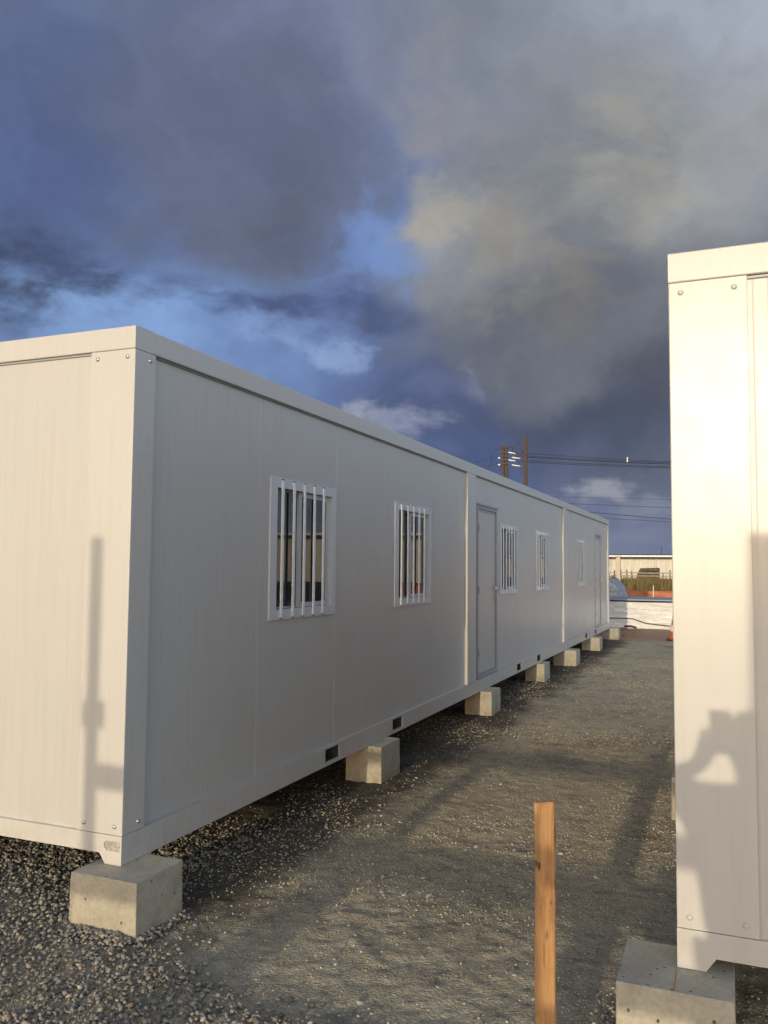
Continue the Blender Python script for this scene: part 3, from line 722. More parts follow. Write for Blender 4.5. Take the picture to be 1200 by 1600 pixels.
cabin((0, 0, 0), 'white steel cabin with two barred windows and no door, its sunlit end facing the viewer', (1.432, 3.675), (), GRP)
cabin((0, CL+.002, 0), 'middle white cabin of the row, with a door left of two barred windows', (1.40, 3.675), (.32,), GRP)
cabin((0, 2*CL+.004, 0), 'farthest white cabin of the row, with one barred window left of a door', (1.455,), (3.87,), GRP)
cabin((2.5698+CW, -.0358, .0077), 'cabin at the right edge with a shadow of a person on its post', (), (), None, False)

# ------------------------------------------------------------------ concrete blocks
def block(x0, x1, y0, y1, label, group, top=-.002, seed=0, bot=-.34):
    r = random.Random(seed)
    bm = bmesh.new(); add_box(bm, x0, x1, y0, y1, bot, top)
    bmesh.ops.subdivide_edges(bm, edges=bm.edges[:], cuts=11, use_grid_fill=True)
    cx, cy = (x0+x1)/2, (y0+y1)/2
    for v in bm.verts:
        nE_ = (abs(v.co.x-x0) < 1e-4)+(abs(v.co.x-x1) < 1e-4)+(abs(v.co.y-y0) < 1e-4)+(abs(v.co.y-y1) < 1e-4)+(abs(v.co.z-top) < 1e-4)
        n_ = float(L_[seed % 7](np.array(v.co.x*17+v.co.z*13+seed), np.array(v.co.y*17+v.co.z*9)))
        f = .0012 if nE_ < 2 else .006*max(0, n_+.02)
        dirv = Vector((cx-v.co.x, cy-v.co.y, (top-.15)-v.co.z)); dirv.normalize()
        v.co += dirv*f*(n_+.5 if nE_ < 2 else 1)
        if v.co.z > top: v.co.z = top
        k = (top-v.co.z)/.34; v.co.x += (v.co.x-cx)*.02*k; v.co.y += (v.co.y-cy)*.02*k
    bmesh.ops.bevel(bm, geom=[e for e in bm.edges if e.calc_face_angle(0) > .8], offset=.003, segments=1, affect='EDGES')
    me = bm_me(bm, 'concrete_block'); me.transform(Matrix.Translation((-cx, -cy, -bot)))
    o = link('concrete_block', me, 'concrete'); o.location = (cx, cy, bot)
    return tag(o, label, 'block', group)
BG = 'concrete blocks carrying the cabins'
block(-.178, .212, -.148, .21, 'block under the near corner of the left row, set in loose gravel', BG, seed=1)
ys = (3.05, 6.43, 9.62, 11.98, 15.08, 18.20)
lb = ('concrete block under the middle of the first cabin, between its two fork pockets', 'concrete block at the joint of the first and middle cabins',
      'concrete block under the middle cabin, below its second barred window', 'concrete block at the joint of the middle and farthest cabins',
      'small looking concrete block under the farthest cabin, left of its door', 'last concrete block at the far end of the row, before the film wrapped bundle')
for k, (y, l) in enumerate(zip(ys, lb)):
    block(-.20+.01*(k % 3), .115+.02*(k % 2)+(.07 if k > 2 else 0), y, y+.42, l, BG, seed=k+2)
rb = block(2.372, 2.764, -.232, .152, 'rough concrete block at the lower right with an orange chalk line across its top', BG, top=.0055, seed=11)
cm = box('chalk_line', 2.5665, 2.5700, -.226, -.05, .0050, .0068, 'chalk', None); cm.parent = rb; cm.location = -Vector(rb.location)
block(2.368, 2.76, 2.95, 3.35, 'concrete block mostly hidden behind the corner post of the right cabin', BG, top=.0055, seed=12)
# blocks on the far side of the left row
for k, y in enumerate((-.14, 5.9)):
    block(-2.62, -2.25, y, y+.38, ('concrete block under the hidden front corner of the left row', 'shaded concrete block at the back edge under the first joint')[k], BG, seed=20+k)

# ------------------------------------------------------------------ survey stake
bm = bmesh.new(); add_box(bm, -.0315, .0315, -.011, .011, 0, 1.0)
bmesh.ops.subdivide_edges(bm, edges=bm.edges[:], cuts=6, use_grid_fill=True)
for v in bm.verts:
    v.co.x += .0022*math.sin(v.co.z*9+1)+.001*math.sin(v.co.z*41); v.co.y += .002*math.sin(v.co.z*7)
    if v.co.z > .99: v.co.z += .004*math.sin(v.co.x*60)
    if v.co.z < .2: v.co.x *= .25+.75*v.co.z/.2
bmesh.ops.bevel(bm, geom=[e for e in bm.edges if e.calc_face_angle(0) > .9], offset=.0022, segments=2, affect='EDGES')
st = link('wooden_stake', bm_me(bm, 'wooden_stake'), 'stake'); st.location = (2.222, -.70, -.27); st.rotation_euler = (0, math.radians(-.3), math.radians(-3))
tag(st, 'knotty pine stake standing upright in the gravel lane at the bottom of the view', 'stake')

# ------------------------------------------------------------------ film-wrapped bundles at the end of the lane
def film_fn(m):
    o = m.pos
    w1 = m.noise(m.map(o, (.9, 1, 3.2)), 3.2, 6, .6, dist=1.2); w2 = m.noise(m.map(o, (1, 1, 2.2)), 14, 5, .65, dist=.8)
    c = m.mix(m.sm(w1, .35, .7), (.80, .75, .66), (.88, .87, .84))
    c = m.mix(m.math('MULTIPLY', m.sm(w2, .55, .75), .3), c, (.58, .51, .39))
    m.base(c); m.rough(m.sm(w2, .3, .7, .12, .35))
    m.bump(w2, .3, .04, m.bump(w1, .7, .12))
M['film'] = mat('white_stretch_film', (.7, .68, .62), .2, .6, film_fn)
M['film_shaded'] = mat('shaded_stretch_film', (.3, .31, .33), .35, .5, lambda m: (m.base(m.mix(m.sm(m.noise(m.map(m.pos, (1, 1, 2)), 4, 5), .35, .7), (.36, .37, .385), (.24, .25, .265))), m.bump(m.noise(m.map(m.pos, (1, 1, 2)), 6, 5), .6, .08)))  # film for the heap, its colour darkened to carry the shade it stands in
M['board'] = mat('bundle_board', (.30, .33, .38), .5, .5, lambda m: m.base(m.mix(m.noise(m.pos, 5, 3), (.32, .35, .40), (.24, .27, .31))))
M['cord'] = mat('dark_cord', (.06, .05, .045), .8, .3, lambda m: m.base(m.mix(m.noise(m.pos, 9, 2), (.05, .04, .035), (.09, .08, .07))))
def bundle(x0, x1, y0, y1, z0, z1, label, amp=.045, seed=0, slump=0, m='film'):
    b = empty('wrapped_bundle', ((x0+x1)/2, (y0+y1)/2, z0), 0, label, 'bundle', 'film wrapped bundles behind the row')
    bm = bmesh.new(); add_box(bm, x0, x1, y0, y1, z0, z1)
    bmesh.ops.subdivide_edges(bm, edges=bm.edges[:], cuts=44, use_grid_fill=True)
    cx, cy, cz = (x0+x1)/2, (y0+y1)/2, (z0+z1)/2
    P_ = np.array([v.co[:] for v in bm.verts])
    l1, l2, l3 = L_[(seed) % 8], L_[(seed+3) % 8], L_[(seed+5) % 8]
    q = P_[:, 0]+P_[:, 1]
    d = amp*(1.3*l1(q*1.1, P_[:, 2]*4.5)+.7*l2(q*2.6+P_[:, 2]*3, P_[:, 2]*9)+.12*l3(q*9, P_[:, 2]*16+q*5))
    for v, dd in zip(bm.verts, d):
        nrm = Vector((0, 0, 0))
        if abs(v.co.x-x0) < 1e-4: nrm.x -= 1
        if abs(v.co.x-x1) < 1e-4: nrm.x += 1
        if abs(v.co.y-y0) < 1e-4: nrm.y -= 1
        if abs(v.co.y-y1) < 1e-4: nrm.y += 1
        if abs(v.co.z-z1) < 1e-4: nrm.z += .45
        v.co += nrm*dd
        if slump:
            t = (v.co.z-z0)/(z1-z0); v.co.x -= slump*t*t*max(0, (v.co.x-x0)/(x1-x0))
    f = link('film', bm_me(bm, 'film', True), m, b); f.location = -Vector(b.location)
    return b
b1 = bundle(-2.6, 3.4, 22.3, 24.7, -.27, .50, 'low white film wrapped bundle lying across the end of the lane, half in shade', seed=1)
tp = box('top_sheet', -2.62, 3.42, 22.26, 24.74, .545, .585, 'board', b1, .006); tp.location = -Vector(b1.location)
cv = tube('strap', [(-.55, 22.235, .02), (-.1, 22.225, .03), (.15, 22.225, .02), (.5, 22.225, -.10), (.8, 22.225, -.13), (1.6, 22.225, -.19)], .014, 'cord', b1); cv.location = -Vector(b1.location)
fl = tube('torn_edge', [(-.10, 22.22, -.205), (.08, 22.21, -.195), (.24, 22.20, -.235)], .03, 'cord', b1); fl.location = -Vector(b1.location)
b2 = bundle(-2.9, -.30, 25.2, 27.0, -.27, 1.14, 'taller shade-grey film draped heap behind the low bundle, beside the row end', .09, 4, .55, 'film_shaded')

# ------------------------------------------------------------------ traffic cone
M['cone_orange'] = mat('cone_orange', (.75, .14, .03), .5, .4, lambda m: m.base(m.mix(m.noise(m.pos, 20, 4), (.60, .13, .035), (.45, .09, .03))))
M['cone_white'] = mat('cone_white_band', (.8, .8, .8), .4, .5, lambda m: m.base(m.mix(m.noise(m.pos, 30, 4), (.82, .82, .8), (.68, .67, .64))))
cone = empty('traffic_cone', (1.51, 18.6, GZ), 0, 'orange and white traffic cone standing in front of the low wrapped bundle', 'traffic cone')
def cone_seg(name, z0, z1, m, parent, extra=0):
    r = lambda z: .145-(.145-.03)*(z/.77)
    bm = bmesh.new(); n = 24
    rings = [[bm.verts.new(((r(z)+extra)*math.cos(2*math.pi*k/n), (r(z)+extra)*math.sin(2*math.pi*k/n), z)) for k in range(n)] for z in (z0, z1)]
    for k in range(n): bm.faces.new((rings[0][k], rings[0][(k+1) % n], rings[1][(k+1) % n], rings[1][k]))
    bm.faces.new(rings[1]); bm.faces.new(rings[0])
    return link(name, bm_me(bm, name, False), m, parent)
body = cone_seg('cone_body', .03, .77, 'cone_orange', cone)
cone_seg('white_band', .22, .37, 'cone_white', cone, .002); cone_seg('white_band', .50, .68, 'cone_white', cone, .002)
bm = bmesh.new(); add_box(bm, -.2, .2, -.2, .2, 0, .035, .008, 2); link('cone_base', bm_me(bm, 'cone_base'), 'black', cone)

# ------------------------------------------------------------------ orange net fence, concrete post, bush, grass
M['net'] = mat('orange_net', (.62, .17, .06), .7, .3, lambda m: (m.base(m.mix(m.sm(m.noise(m.map(m.pos, (1, 1, 2)), 2.2, 5), .35, .7), (.50, .17, .08), (.37, .12, .055))), m.bump(m.noise(m.map(m.pos, (1, 1, .5)), 5, 4), .5, .1)))
nf = empty('net_fence', (2, 30, GZ), 0, 'orange safety net strung behind the wrapped bundles along the grass', 'fence')
V = []; F = []; nxs = 120
for i in range(nxs+1):
    x = -8+i*16/nxs; yy = .10*math.sin(x*1.3)+.05*math.sin(x*3.7)
    for j in range(9):
        t = j/8; V.append((x, yy+.05*math.sin(x*5+j), .02+t*(.93+.035*math.sin(x*1.05+.6))))
for i in range(nxs):
    for j in range(8): F.append((i*9+j, (i+1)*9+j, (i+1)*9+j+1, i*9+j+1))
netm = me_from('net', V, F, True); no = link('net', netm, 'net', nf); sm_ = no.modifiers.new('thick', 'SOLIDIFY'); sm_.thickness = .008
for x in (-7, -4.4, -1.9, .62, 3.1, 5.6):
    tube('net_stake', [(x, -.14, 0), (x+.01, -.14, 1.12)], .016, 'cone_white', nf, 8)
cp = empty('concrete_post', (-1.645, 34, GZ), 0, 'pale concrete fence post standing in front of the long warehouse', 'post')
M['post'] = mat('pale_concrete', (.5, .44, .36), .9, .25, lambda m: (m.base(m.mix(m.noise(m.pos, 5, 5), (.56, .47, .37), (.44, .37, .29))), m.bump(m.noise(m.pos, 30, 4), .3, .01)))
bm = bmesh.new(); add_box(bm, -.085, .085, -.085, .085, 0, 2.22, .012, 2); link('shaft', bm_me(bm, 'shaft'), 'post', cp)
bm = bmesh.new(); add_box(bm, -.10, .10, -.10, .10, 2.2205, 2.30, .015, 2); link('cap', bm_me(bm, 'cap'), 'post', cp)

def leaf_fn(a, b, c):
    return lambda m: (m.base(m.ramp(m.island(), [(0, a), (.5, b), (1, c)])))
M['leaf'] = mat('bush_leaf', (.06, .09, .03), .6, .3, leaf_fn((.035, .06, .018), (.065, .10, .03), (.10, .12, .04)))
M['bark'] = mat('bush_bark', (.1, .07, .05), .9, .2, lambda m: m.base(m.mix(m.noise(m.pos, 20, 4), (.12, .085, .06), (.07, .05, .035))))
M['grass'] = mat('dry_grass', (.14, .12, .05), .8, .2, leaf_fn((.085, .08, .026), (.16, .115, .042), (.235, .165, .068)))
def bush(loc, r, h, label, seed):
    b = empty('bush', loc, 0, label, 'bush', 'bushes at the far field')
    rr = np.random.default_rng(seed); n = 1500
    u = rr.normal(size=(n, 3)); u /= np.linalg.norm(u, axis=1)[:, None]; rad = rr.random(n)**.45
    lob = 1+.35*np.sin(u[:, 0]*5+seed)*np.cos(u[:, 1]*4)+.2*np.sin(u[:, 2]*9)
    p = u*(rad*lob)[:, None]*np.array([r, r, h*.5])+np.array([0, 0, h*.52])
    a = rr.normal(size=(n, 3)); a /= np.linalg.norm(a, axis=1)[:, None]; bb = np.cross(a, rr.normal(size=(n, 3))); bb /= np.linalg.norm(bb, axis=1)[:, None]
    s = (.03+.05*rr.random(n))[:, None]*r*1.2
    co_ = np.stack([p-a*s, p+bb*s*.5, p+a*s, p-bb*s*.5], 1).reshape(-1, 3)
    link('foliage', np_mesh('foliage', co_, np.arange(n*4).reshape(-1, 4), 4), 'leaf', b)
    for k in range(4):
        an = k*1.6+seed; tube('stem', [(0, 0, 0), (.15*r*math.cos(an), .15*r*math.sin(an), h*.3), (.5*r*math.cos(an), .5*r*math.sin(an), h*.62)], .03, 'bark', b, 6, .008)
bush((-2.62, 38, GZ), .55, 1.5, 'green bush left of the concrete post, beside the row end', 3)
bush((-3.15, 41, GZ), .45, 2.05, 'darker narrow bush behind the green one, farther left', 5)
# tall rough grass: one sward
n = 26000
gy_ = 31.5+RNG.random(n)**1.3*55; gx_ = -7+(RNG.random(n))*18+(gy_-31)*(-.17)
hh = (.28+.4*RNG.random(n))*(.8+.9*(L_[2](gx_*.5, gy_*.25)+.5))*np.clip(.45+(gy_-31)/22, .45, 1.35); ang = RNG.random(n)*np.pi*2; w = .010+.012*RNG.random(n); w = w*(1+(gy_-31)/40)
lean = (RNG.random((n, 2))-.5)*.4
gz = np.full(n, GZ-.02)
dx, dy = np.cos(ang)*w, np.sin(ang)*w
bl = np.stack([np.stack([gx_-dx, gy_-dy, gz], -1), np.stack([gx_+dx, gy_+dy, gz], -1),
               np.stack([gx_+lean[:, 0]*.4*hh+dx*.7, gy_+lean[:, 1]*.4*hh+dy*.7, gz+hh*.6], -1), np.stack([gx_+lean[:, 0]*hh, gy_+lean[:, 1]*hh, gz+hh], -1)], 1).reshape(-1, 3)
fc = np.arange(n)[:, None]*4
tri = np.concatenate([fc+np.array([0, 1, 2]), fc+np.array([0, 2, 3])], 0)
gr = link('tall_grass', np_mesh('tall_grass', bl, tri, 3), 'grass'); tag(gr, kind='stuff')

# far fence of dark posts and rails
M['fence'] = mat('dark_fence_wood', (.10, .08, .065), .85, .2, lambda m: m.base(m.mix(m.noise(m.pos, 6, 3), (.12, .095, .075), (.07, .055, .045))))
M['rail'] = mat('fence_rail_pale', (.3, .26, .22), .85, .2, lambda m: m.base(m.mix(m.noise(m.pos, 5, 3), (.34, .30, .25), (.24, .20, .17))))
ff = empty('paddock_fence', (0, 84, GZ+.28), math.radians(-1.5), 'low dark post and rail fence across the far side of the grass', 'fence')
FR = random.Random(5)
for k in range(27):
    x = -8.0+k*.6+FR.uniform(-.1, .1)
    box('post', x-.05, x+.05, -.06, .06, 0, 1.2+FR.uniform(-.12, .22), 'fence', ff)
for z in (.72, 1.02): box('rail', -8.2, 8.6, -.11, -.075, z, z+.11, 'rail', ff)

# dark van by the warehouse
M['van'] = mat('van_dark_paint', (.10, .07, .055), .6, .3, lambda m: m.base(m.mix(m.noise(m.pos, 2, 3), (.062, .045, .036), (.045, .034, .028))))
van = empty('parked_van', (-7.05, 112, GZ), 0, 'dark brown van parked in front of the warehouse beyond the fence', 'van')
prism('body', [(-1.35, .35), (-1.35, 1.05), (-.92, 1.85), (1.28, 1.92), (1.36, 1.8), (1.36, .35)], [], lambda u, v, d: (u, d, v), -.85, .85, 'van', van)
for (a, b) in ((-.62, .22), (.32, 1.15)): prism('side_window', [(a, 1.18), (b, 1.18), (b, 1.66), (a+.10, 1.66)], [], lambda u, v, d: (u, d, v), -.862, -.8505, 'glass', van)
for x in (-.85, .85):
    for y in (-.80, .80): tube('wheel', [(x, y-.11, .33), (x, y+.11, .33)], .33, 'black', van, 20, smooth=False)

# warehouse
M['sheet'] = mat('warehouse_sheet', (.55, .52, .46), .6, .3, lambda m: m.base(m.mix(m.sm(m.noise(m.map(m.pos, (1, 1, .15)), 1.6, 5), .4, .7), (.56, .52, .45), (.46, .42, .36))))
M['roofdark'] = mat('warehouse_roof', (.06, .06, .065), .6, .3, lambda m: m.base(m.mix(m.noise(m.pos, .6, 3), (.055, .055, .06), (.085, .085, .09))))
M['fascia'] = mat('warehouse_fascia', (.75, .75, .73), .5, .4, lambda m: m.base(m.mix(m.noise(m.pos, 1, 3), (.78, .78, .76), (.66, .66, .64))))
M['soffit_shade'] = mat('warehouse_soffit_shade', (.16, .14, .12), .8, .3, lambda m: m.base(m.mix(m.noise(m.pos, 1, 3), (.075, .066, .058), (.055, .05, .045))))  # near-black colour stands in for the shade beneath the fascia
def warehouse(loc, rz, x0, x1, h, depth, label, pitch=1.0):
    w = empty('warehouse', loc, rz, label, 'warehouse')
    us = []; u = x0
    while u < x1: us += [u, u+pitch*.6, u+pitch*.66, u+pitch*.94]; u += pitch
    us.append(x1)
    base_ = list(us)
    def off(q):
        t = ((q-x0) % pitch)/pitch; return .09 if .62 < t < .97 else 0.
    grid_plate('sheet_wall', us, [0, h], [], off, .2, lambda u, v, d: (u, -d, v), 'sheet', w)
    box('side_wall', x0, x0+.3, .205, depth, 0, h, 'sheet', w); box('side_wall', x1-.3, x1, .205, depth, 0, h, 'sheet', w); box('back_wall', x0, x1, depth+.005, depth+.3, 0, h, 'sheet', w)
    box('soffit_shade', x0-.3, x1+.3, -.55, -.10, h+.005, h+.36, 'soffit_shade', w)
    box('fascia', x0-.4, x1+.4, -.75, -.56, h+.355, h+.62, 'fascia', w)
    prism('roof', [(-.70, h+.63), (depth/2, h+1.0), (depth+.6, h+.63), (depth+.6, h+.40), (-.54, h+.40)], [], lambda u, v, d: (d, u, v), x0-.4, x1+.4, 'roofdark', w)
    return w
wh = warehouse((-22, 152, GZ), math.radians(-1.0), -70, 75, 3.52, 24, 'long low warehouse of pale ribbed sheet metal on the horizon, beyond the grass')
tube('antenna', [(13.6, 2.0, 4.4), (13.6, 2.0, 5.8)], .05, 'wire', wh, 6)
# a second shed off to the right, met in the window reflections
warehouse((42, 82, GZ), math.radians(-12), -14, 26, 4.9, 16, 'tan sheet metal shed off to the right, seen as a reflection in the near window', 1.0)

# ------------------------------------------------------------------ utility poles and lines
def pole_at(u, v_top, dist, w0, label, name='utility_pole'):
    d = pixdir(u, v_top); t = dist/d.y; p = CAM_LOC+d*t
    e = empty(name, (p.x, p.y, GZ), math.radians(8), label, 'utility pole', 'utility poles behind the row')
    h = p.z-GZ
    return e, h
pA, hA = pole_at(789, 699, 46, .3, 'shorter brown double utility pole carrying insulators and wires above the cabin roof')
for s_ in (-1, 1):
    bm = bmesh.new(); vs = add_box(bm, s_*.105-.085, s_*.105+.085, -.13, .13, 0, hA)
    for v in bm.verts:
        if v.co.z > 1: v.co.x = v.co.x*.86; v.co.y *= .75
    bmesh.ops.bevel(bm, geom=bm.edges[:], offset=.012, segments=1, affect='EDGES'); link('pole_shaft', bm_me(bm, 'pole_shaft'), 'pole', pA)
box('pole_cap', -.19, .19, -.12, .12, hA-.10, hA+.06, 'pole', pA, .01)
pB, hB = pole_at(821, 682, 45.2, .26, 'taller plain brown utility pole standing right of the double pole')
bm = bmesh.new(); add_box(bm, -.12, .12, -.16, .16, 0, hB)
for v in bm.verts:
    if v.co.z > 1: v.co.x *= .72; v.co.y *= .7
bmesh.ops.bevel(bm, geom=bm.edges[:], offset=.012, segments=1, affect='EDGES'); link('pole_shaft', bm_me(bm, 'pole_shaft'), 'pole', pB)
for k, dz in enumerate((-.30, -.52, -.72, -.95)):
    z = hA+dz; tube('insulator', [(.17+.22*(k % 2), -.14+.08*(k % 2), z-.06*(k % 2)), (.60+.26*(k % 2), -.14+.08*(k % 2), z-.09-.05*(k % 2))], .036, 'porcelain', pA, 8)
    box('bracket', -.24, .2, -.18, -.142, z-.03, z+.03, 'fence', pA)
for dz in (-.62, -1.0): tube('insulator', [(-.24, -.2, hA+dz), (-.36, -.2, hA+dz)], .05, 'porcelain', pA, 8)
def jumper(pts, parent): tube('jumper_cable', pts, .017, 'wire', parent, 6)
def bez(a, b, c, n=10):
    a, b, c = map(Vector, (a, b, c)); return [tuple(a*(1-t)**2+b*2*t*(1-t)+c*t*t) for t in [i/n for i in range(n+1)]]
jumper(bez((-.1, 0, hA+.0), (-.75, -.05, hA-.05), (-.75, 0, hA-.75)), pA); jumper(bez((-.75, 0, hA-.55), (-.72, 0, hA-.8), (-.95, 0, hA-1.2)), pA)
jumper(bez((.15, 0, hA), (.5, .0, hA+.02), (.62, 0, hA-.3)), pA); jumper(bez((.4, 0, hA-.25), (.72, 0, hA+.75), (1.0, 0, hA-.42)), pA); jumper(bez((.55, 0, hA-.3), (.8, 0, hA-.4), (1.15, 0, hA-.45)), pA)
jumper(bez((.75, 0, hA-.9), (.95, 0, hA-1.0), (.92, 0, hA-1.5)), pA)
def wire_pts(uv, ya, yb, n=14, sag=0.0):
    (u0, v0), (u1, v1) = uv
    d0, d1 = pixdir(u0, v0), pixdir(u1, v1); a = CAM_LOC+d0*(ya/d0.y); b = CAM_LOC+d1*(yb/d1.y)
    b = a+(b-a)*1.6
    return [tuple(a+(b-a)*(i/n)-Vector((0, 0, sag*4*(i/n)*(1-i/n)))) for i in range(n+1)]
lines = [((806, 706.5), (1047, 718.5), 'topmost cable of the bundle running right from the double pole'), ((806, 711), (1047, 720), 'second cable from the top running right from the double pole'), ((806, 713), (1047, 722), 'third cable from the top, thicker, running right from the double pole'),
         ((806, 718.5), (1047, 726), 'fourth cable from the top running right from the double pole'), ((806, 721), (1047, 728), 'lowest cable of the bundle running right from the double pole')]
GW = 'cables on the utility poles'
wires = []
for k, (a, b, l) in enumerate(lines):
    o = tube('power_line', wire_pts((a, b), 46, 52+.3*k, 14, .12), .021 if k == 2 else .015, 'wire', None, 6); tag(o, l, 'cable', GW); wires.append(o)
d_ = pixdir(981, 719); sp = CAM_LOC+d_*(50.3/d_.y)
bm = bmesh.new(); add_box(bm, sp.x-.035, sp.x+.035, sp.y-.3, sp.y-.1, sp.z-.16, sp.z+.15, .015); link('spacer', bm_me(bm, 'spacer'), 'plate', wires[2])
low = [((860, 776), (1047, 780.5), 'thin high wire crossing above the end of the row', .010), ((870, 786), (1047, 793.5), 'thin wire second of the four low ones right of the row', .016), ((905, 799), (1047, 811), 'thicker wire third of the four low ones right of the row', .021), ((930, 809), (1047, 815.5), 'lowest wire crossing just above the end cabin', .014)]
for (a, b, l, r) in low:
    o = tube('power_line', wire_pts((a, b), 62, 66, 8), r, 'wire', None, 6); tag(o, l, 'cable', GW)
for (a, b, l) in (((782, 712), (690, 735), 'faint upper wire falling left from the double pole'), ((782, 722), (700, 748), 'faint lower wire falling left from the double pole')):
    o = tube('power_line', wire_pts((a, b), 46, 50, 6), .008, 'wire', None, 5); tag(o, l, 'cable', GW)

# ------------------------------------------------------------------ timber barrier behind the photographer (its shadows cross the lane)
YB = -5.6
rise = SUN_TAN*(-YB)
tb = empty('timber_barrier', (1.4, YB, GZ), 0, 'timber barrier of posts and two rails behind the viewpoint, throwing the long shadows', 'barrier')
def bpart(name, x0, x1, z0, z1, dy=0, t=.045):
    o = box(name, x0-1.4, x1-1.4, dy-t/2, dy+t/2, z0-GZ, z1-GZ, 'timber', tb, .003); return o
sx = math.tan(SUN_AZ)*(-YB)
bpart('post', -.245+sx, -.165+sx, GZ-.1, 1.606+rise); bpart('clamp', -.268+sx, -.128+sx, .655+rise, .775+rise, .02, .1)
bpart('post', 2.835+sx, 3.02+sx, GZ-.1, 1.60+rise)
bpart('post', .655+sx, .795+sx, GZ-.1, .42+rise); bpart('post', 2.070+sx, 2.20+sx, GZ-.1, .575+rise)
bpart('plank', .585+sx, .845+sx, GZ-.1, -.10+rise, .05); bpart('plank', 2.04+sx, 2.25+sx, GZ-.1, -.10+rise, .05)
bpart('rail', -.2+sx, 3.0+sx,   .365+rise, .485+rise, -.05); bpart('rail', -.2+sx, 3.0+sx, -.115+rise, .0+rise, -.05)

# ------------------------------------------------------------------ the photographer (only the shadow falls into the view)
M['skin'] = mat('skin', (.35, .2, .14), .6, .4, lambda m: m.base(m.mix(m.noise(m.pos, 40, 4), (.37, .21, .145), (.30, .165, .11))))
M['shirt'] = mat('shirt_cloth', (.1, .14, .22), .85, .2, lambda m: m.base(m.mix(m.noise(m.pos, 60, 4), (.11, .15, .24), (.08, .11, .18))))
M['jeans'] = mat('trouser_cloth', (.05, .055, .07), .9, .2, lambda m: m.base(m.mix(m.noise(m.pos, 70, 4), (.055, .06, .08), (.035, .04, .05))))
M['hair'] = mat('hair', (.03, .02, .015), .6, .3, lambda m: m.base(m.mix(m.noise(m.pos, 90, 4), (.03, .022, .016), (.05, .035, .025))))
M['eye'] = mat('eye_white', (.7, .7, .68), .2, .5, lambda m: m.base(m.mix(m.noise(m.pos, 60, 2), (.72, .72, .7), (.62, .6, .58))))
PX, PY = 2.865, -3.80
PSC = 1.06
per = empty('person', (PX, PY, GZ-.005), 0, 'person in a blue shirt holding a phone up behind the viewpoint', 'person')
def skin_obj(name, verts, edges, radii, m, parent, sub=2, root=0):
    me = bpy.data.meshes.new(name); me.from_pydata(verts, edges, []); me.update()
    o = link(name, me, m, parent)
    sk = o.modifiers.new('skin', 'SKIN'); sk.use_smooth_shade = True
    for i, r in enumerate(radii):
        d = me.skin_vertices[0].data[i]; d.radius = (r, r) if not isinstance(r, tuple) else r; d.use_root = (i == root)
    ss = o.modifiers.new('sub', 'SUBSURF'); ss.levels = sub; ss.render_levels = sub
    return o
bv, be, br = [], [], []
def jv(p, r, prev=None):
    bv.append(p); br.append(r)
    if prev is not None: be.append((prev, len(bv)-1))
    return len(bv)-1
Z = lambda z: z
pel = jv((0, 0, .93), .15); sp1 = jv((0, 0, 1.1), .14, pel); ch = jv((0, .01, 1.30), .155, sp1); nk = jv((0, .005, 1.46), .075, ch); n2 = jv((0, .015, 1.52), .055, nk)
hd = jv((0, .03, 1.61), .088, n2); hd2 = jv((0, .025, 1.68), .082, hd); jv((0, .02, 1.725), .055, hd2)
nose = jv((0, .125, 1.605), .014, hd)
for s_ in (-1, 1):
    hip = jv((s_*.09, 0, .86), .10, pel); kn_ = jv((s_*.11, .02, .47), .062, hip); an = jv((s_*.12, -.02, .09), .042, kn_); jv((s_*.13, .14, .035), .035, an)
    jv((s_*.088, .02, 1.62), .02, hd)
def arm(sh, el, wr, palm, fdir, across, thumb):
    a = jv(sh, .062, ch); b = jv(el, .045, a); c = jv(wr, .029, b); p = jv(palm, .026, c)
    F_, A_ = Vector(fdir).normalized(), Vector(across).normalized()
    curl = Vector((0, 1, 0))*.018
    for k, ln in enumerate((.050, .058, .054, .044)):
        st_ = Vector(palm)+A_*(.030-.02*k)+F_*.03; q = jv(tuple(st_), .0095, p); q2 = jv(tuple(st_+F_*ln*.5+curl*.4), .0088, q); jv(tuple(st_+F_*ln*.85+curl*1.3), .0075, q2)
    th = Vector(thumb).normalized(); t1_ = jv(tuple(Vector(palm)+th*.04), .0115, p); jv(tuple(Vector(palm)+th*.075+curl*-.4), .009, t1_)
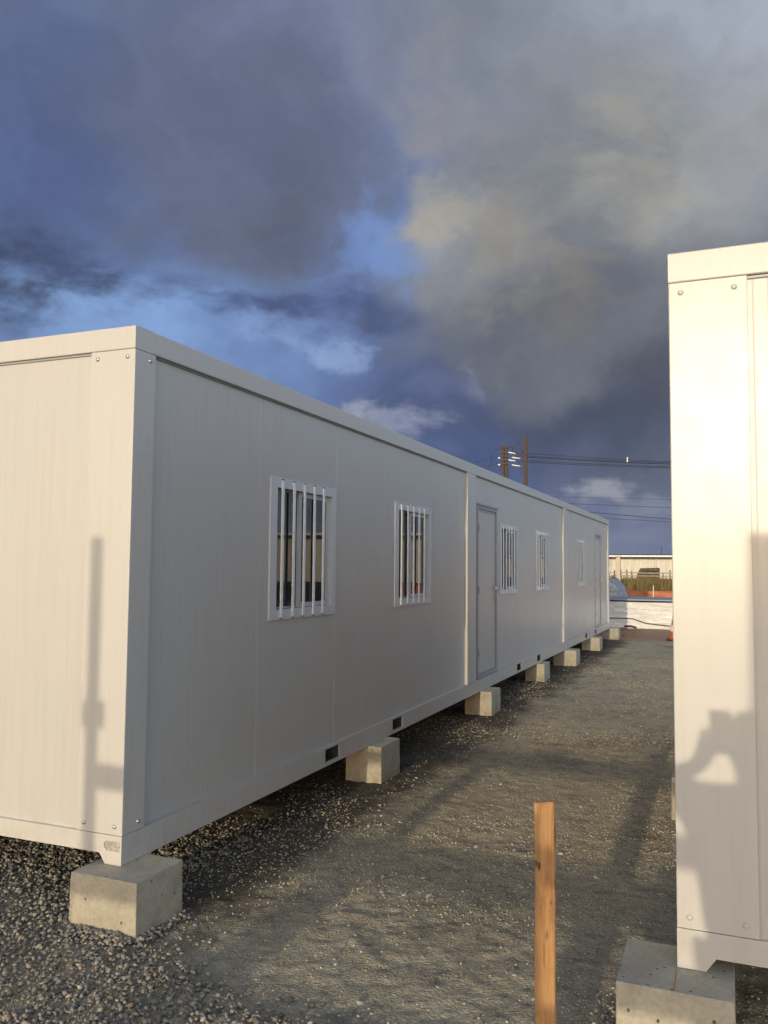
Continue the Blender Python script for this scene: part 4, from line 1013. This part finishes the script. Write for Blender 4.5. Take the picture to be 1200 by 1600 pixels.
# relative to the person's base: phone centre
per.scale = (PSC, PSC, PSC)
ph = Vector((2.752-PX, -3.4335-PY, 1.425-GZ))/PSC
arm((-.185, 0, 1.425), (-.345, .17, 1.44), (ph.x-.075, ph.y-.03, ph.z-.115), (ph.x-.056, ph.y-.018, ph.z-.070), (.35, .2, .8), (-.6, 0, .6), (.6, -.15, .55))
arm((.185, 0, 1.425), (.225, .20, 1.30), (ph.x+.085, ph.y-.03, ph.z-.11), (ph.x+.058, ph.y-.018, ph.z-.066), (-.35, .2, .8), (.6, 0, .6), (-.6, -.15, .55))
skin_obj('body', bv, be, br, 'skin', per)
# clothes
skin_obj('shirt', [(0, 0, .88), (0, 0, 1.1), (0, .01, 1.30), (0, .005, 1.43), (-.19, 0, 1.42), (-.30, .12, 1.438), (.19, 0, 1.42), (.215, .14, 1.335)], [(0, 1), (1, 2), (2, 3), (2, 4), (4, 5), (2, 6), (6, 7)], [(.19, .14), (.185, .145), (.20, .165), .095, .082, .066, .082, .066], 'shirt', per)
skin_obj('trousers', [(0, 0, .93), (-.095, 0, .85), (-.11, .02, .47), (-.12, -.015, .10), (.095, 0, .85), (.11, .02, .47), (.12, -.015, .10)], [(0, 1), (1, 2), (2, 3), (0, 4), (4, 5), (5, 6)], [(.175, .135), .118, .082, .068, .118, .082, .068], 'jeans', per)
for s_ in (-1, 1): skin_obj('shoe', [(s_*.12, -.05, .05), (s_*.125, .06, .045), (s_*.133, .17, .04)], [(0, 1), (1, 2)], [.048, .048, .038], 'black', per)
skin_obj('hair', [(0, -.03, 1.60), (0, -.015, 1.68), (0, .03, 1.735)], [(0, 1), (1, 2)], [.085, .094, .06], 'hair', per)
bm = bmesh.new()
for s_ in (-1, 1):
    mtx = Matrix.Translation((s_*.032, .104, 1.632)); bmesh.ops.create_uvsphere(bm, u_segments=10, v_segments=8, radius=.012, matrix=mtx)
link('eyes', bm_me(bm, 'eyes', True), 'eye', per)
phn = empty('phone', (2.752, -3.4335, 1.425), 0, 'black phone held upright in both hands behind the viewpoint', 'phone')
bm = bmesh.new(); add_box(bm, -.038, .038, -.0045, .0045, -.08, .08, .004, 2); link('phone_body', bm_me(bm, 'phone_body'), 'black', phn)
bm = bmesh.new(); add_box(bm, -.034, .034, -.0056, -.0047, -.074, .074); link('screen', bm_me(bm, 'screen'), 'glass', phn)
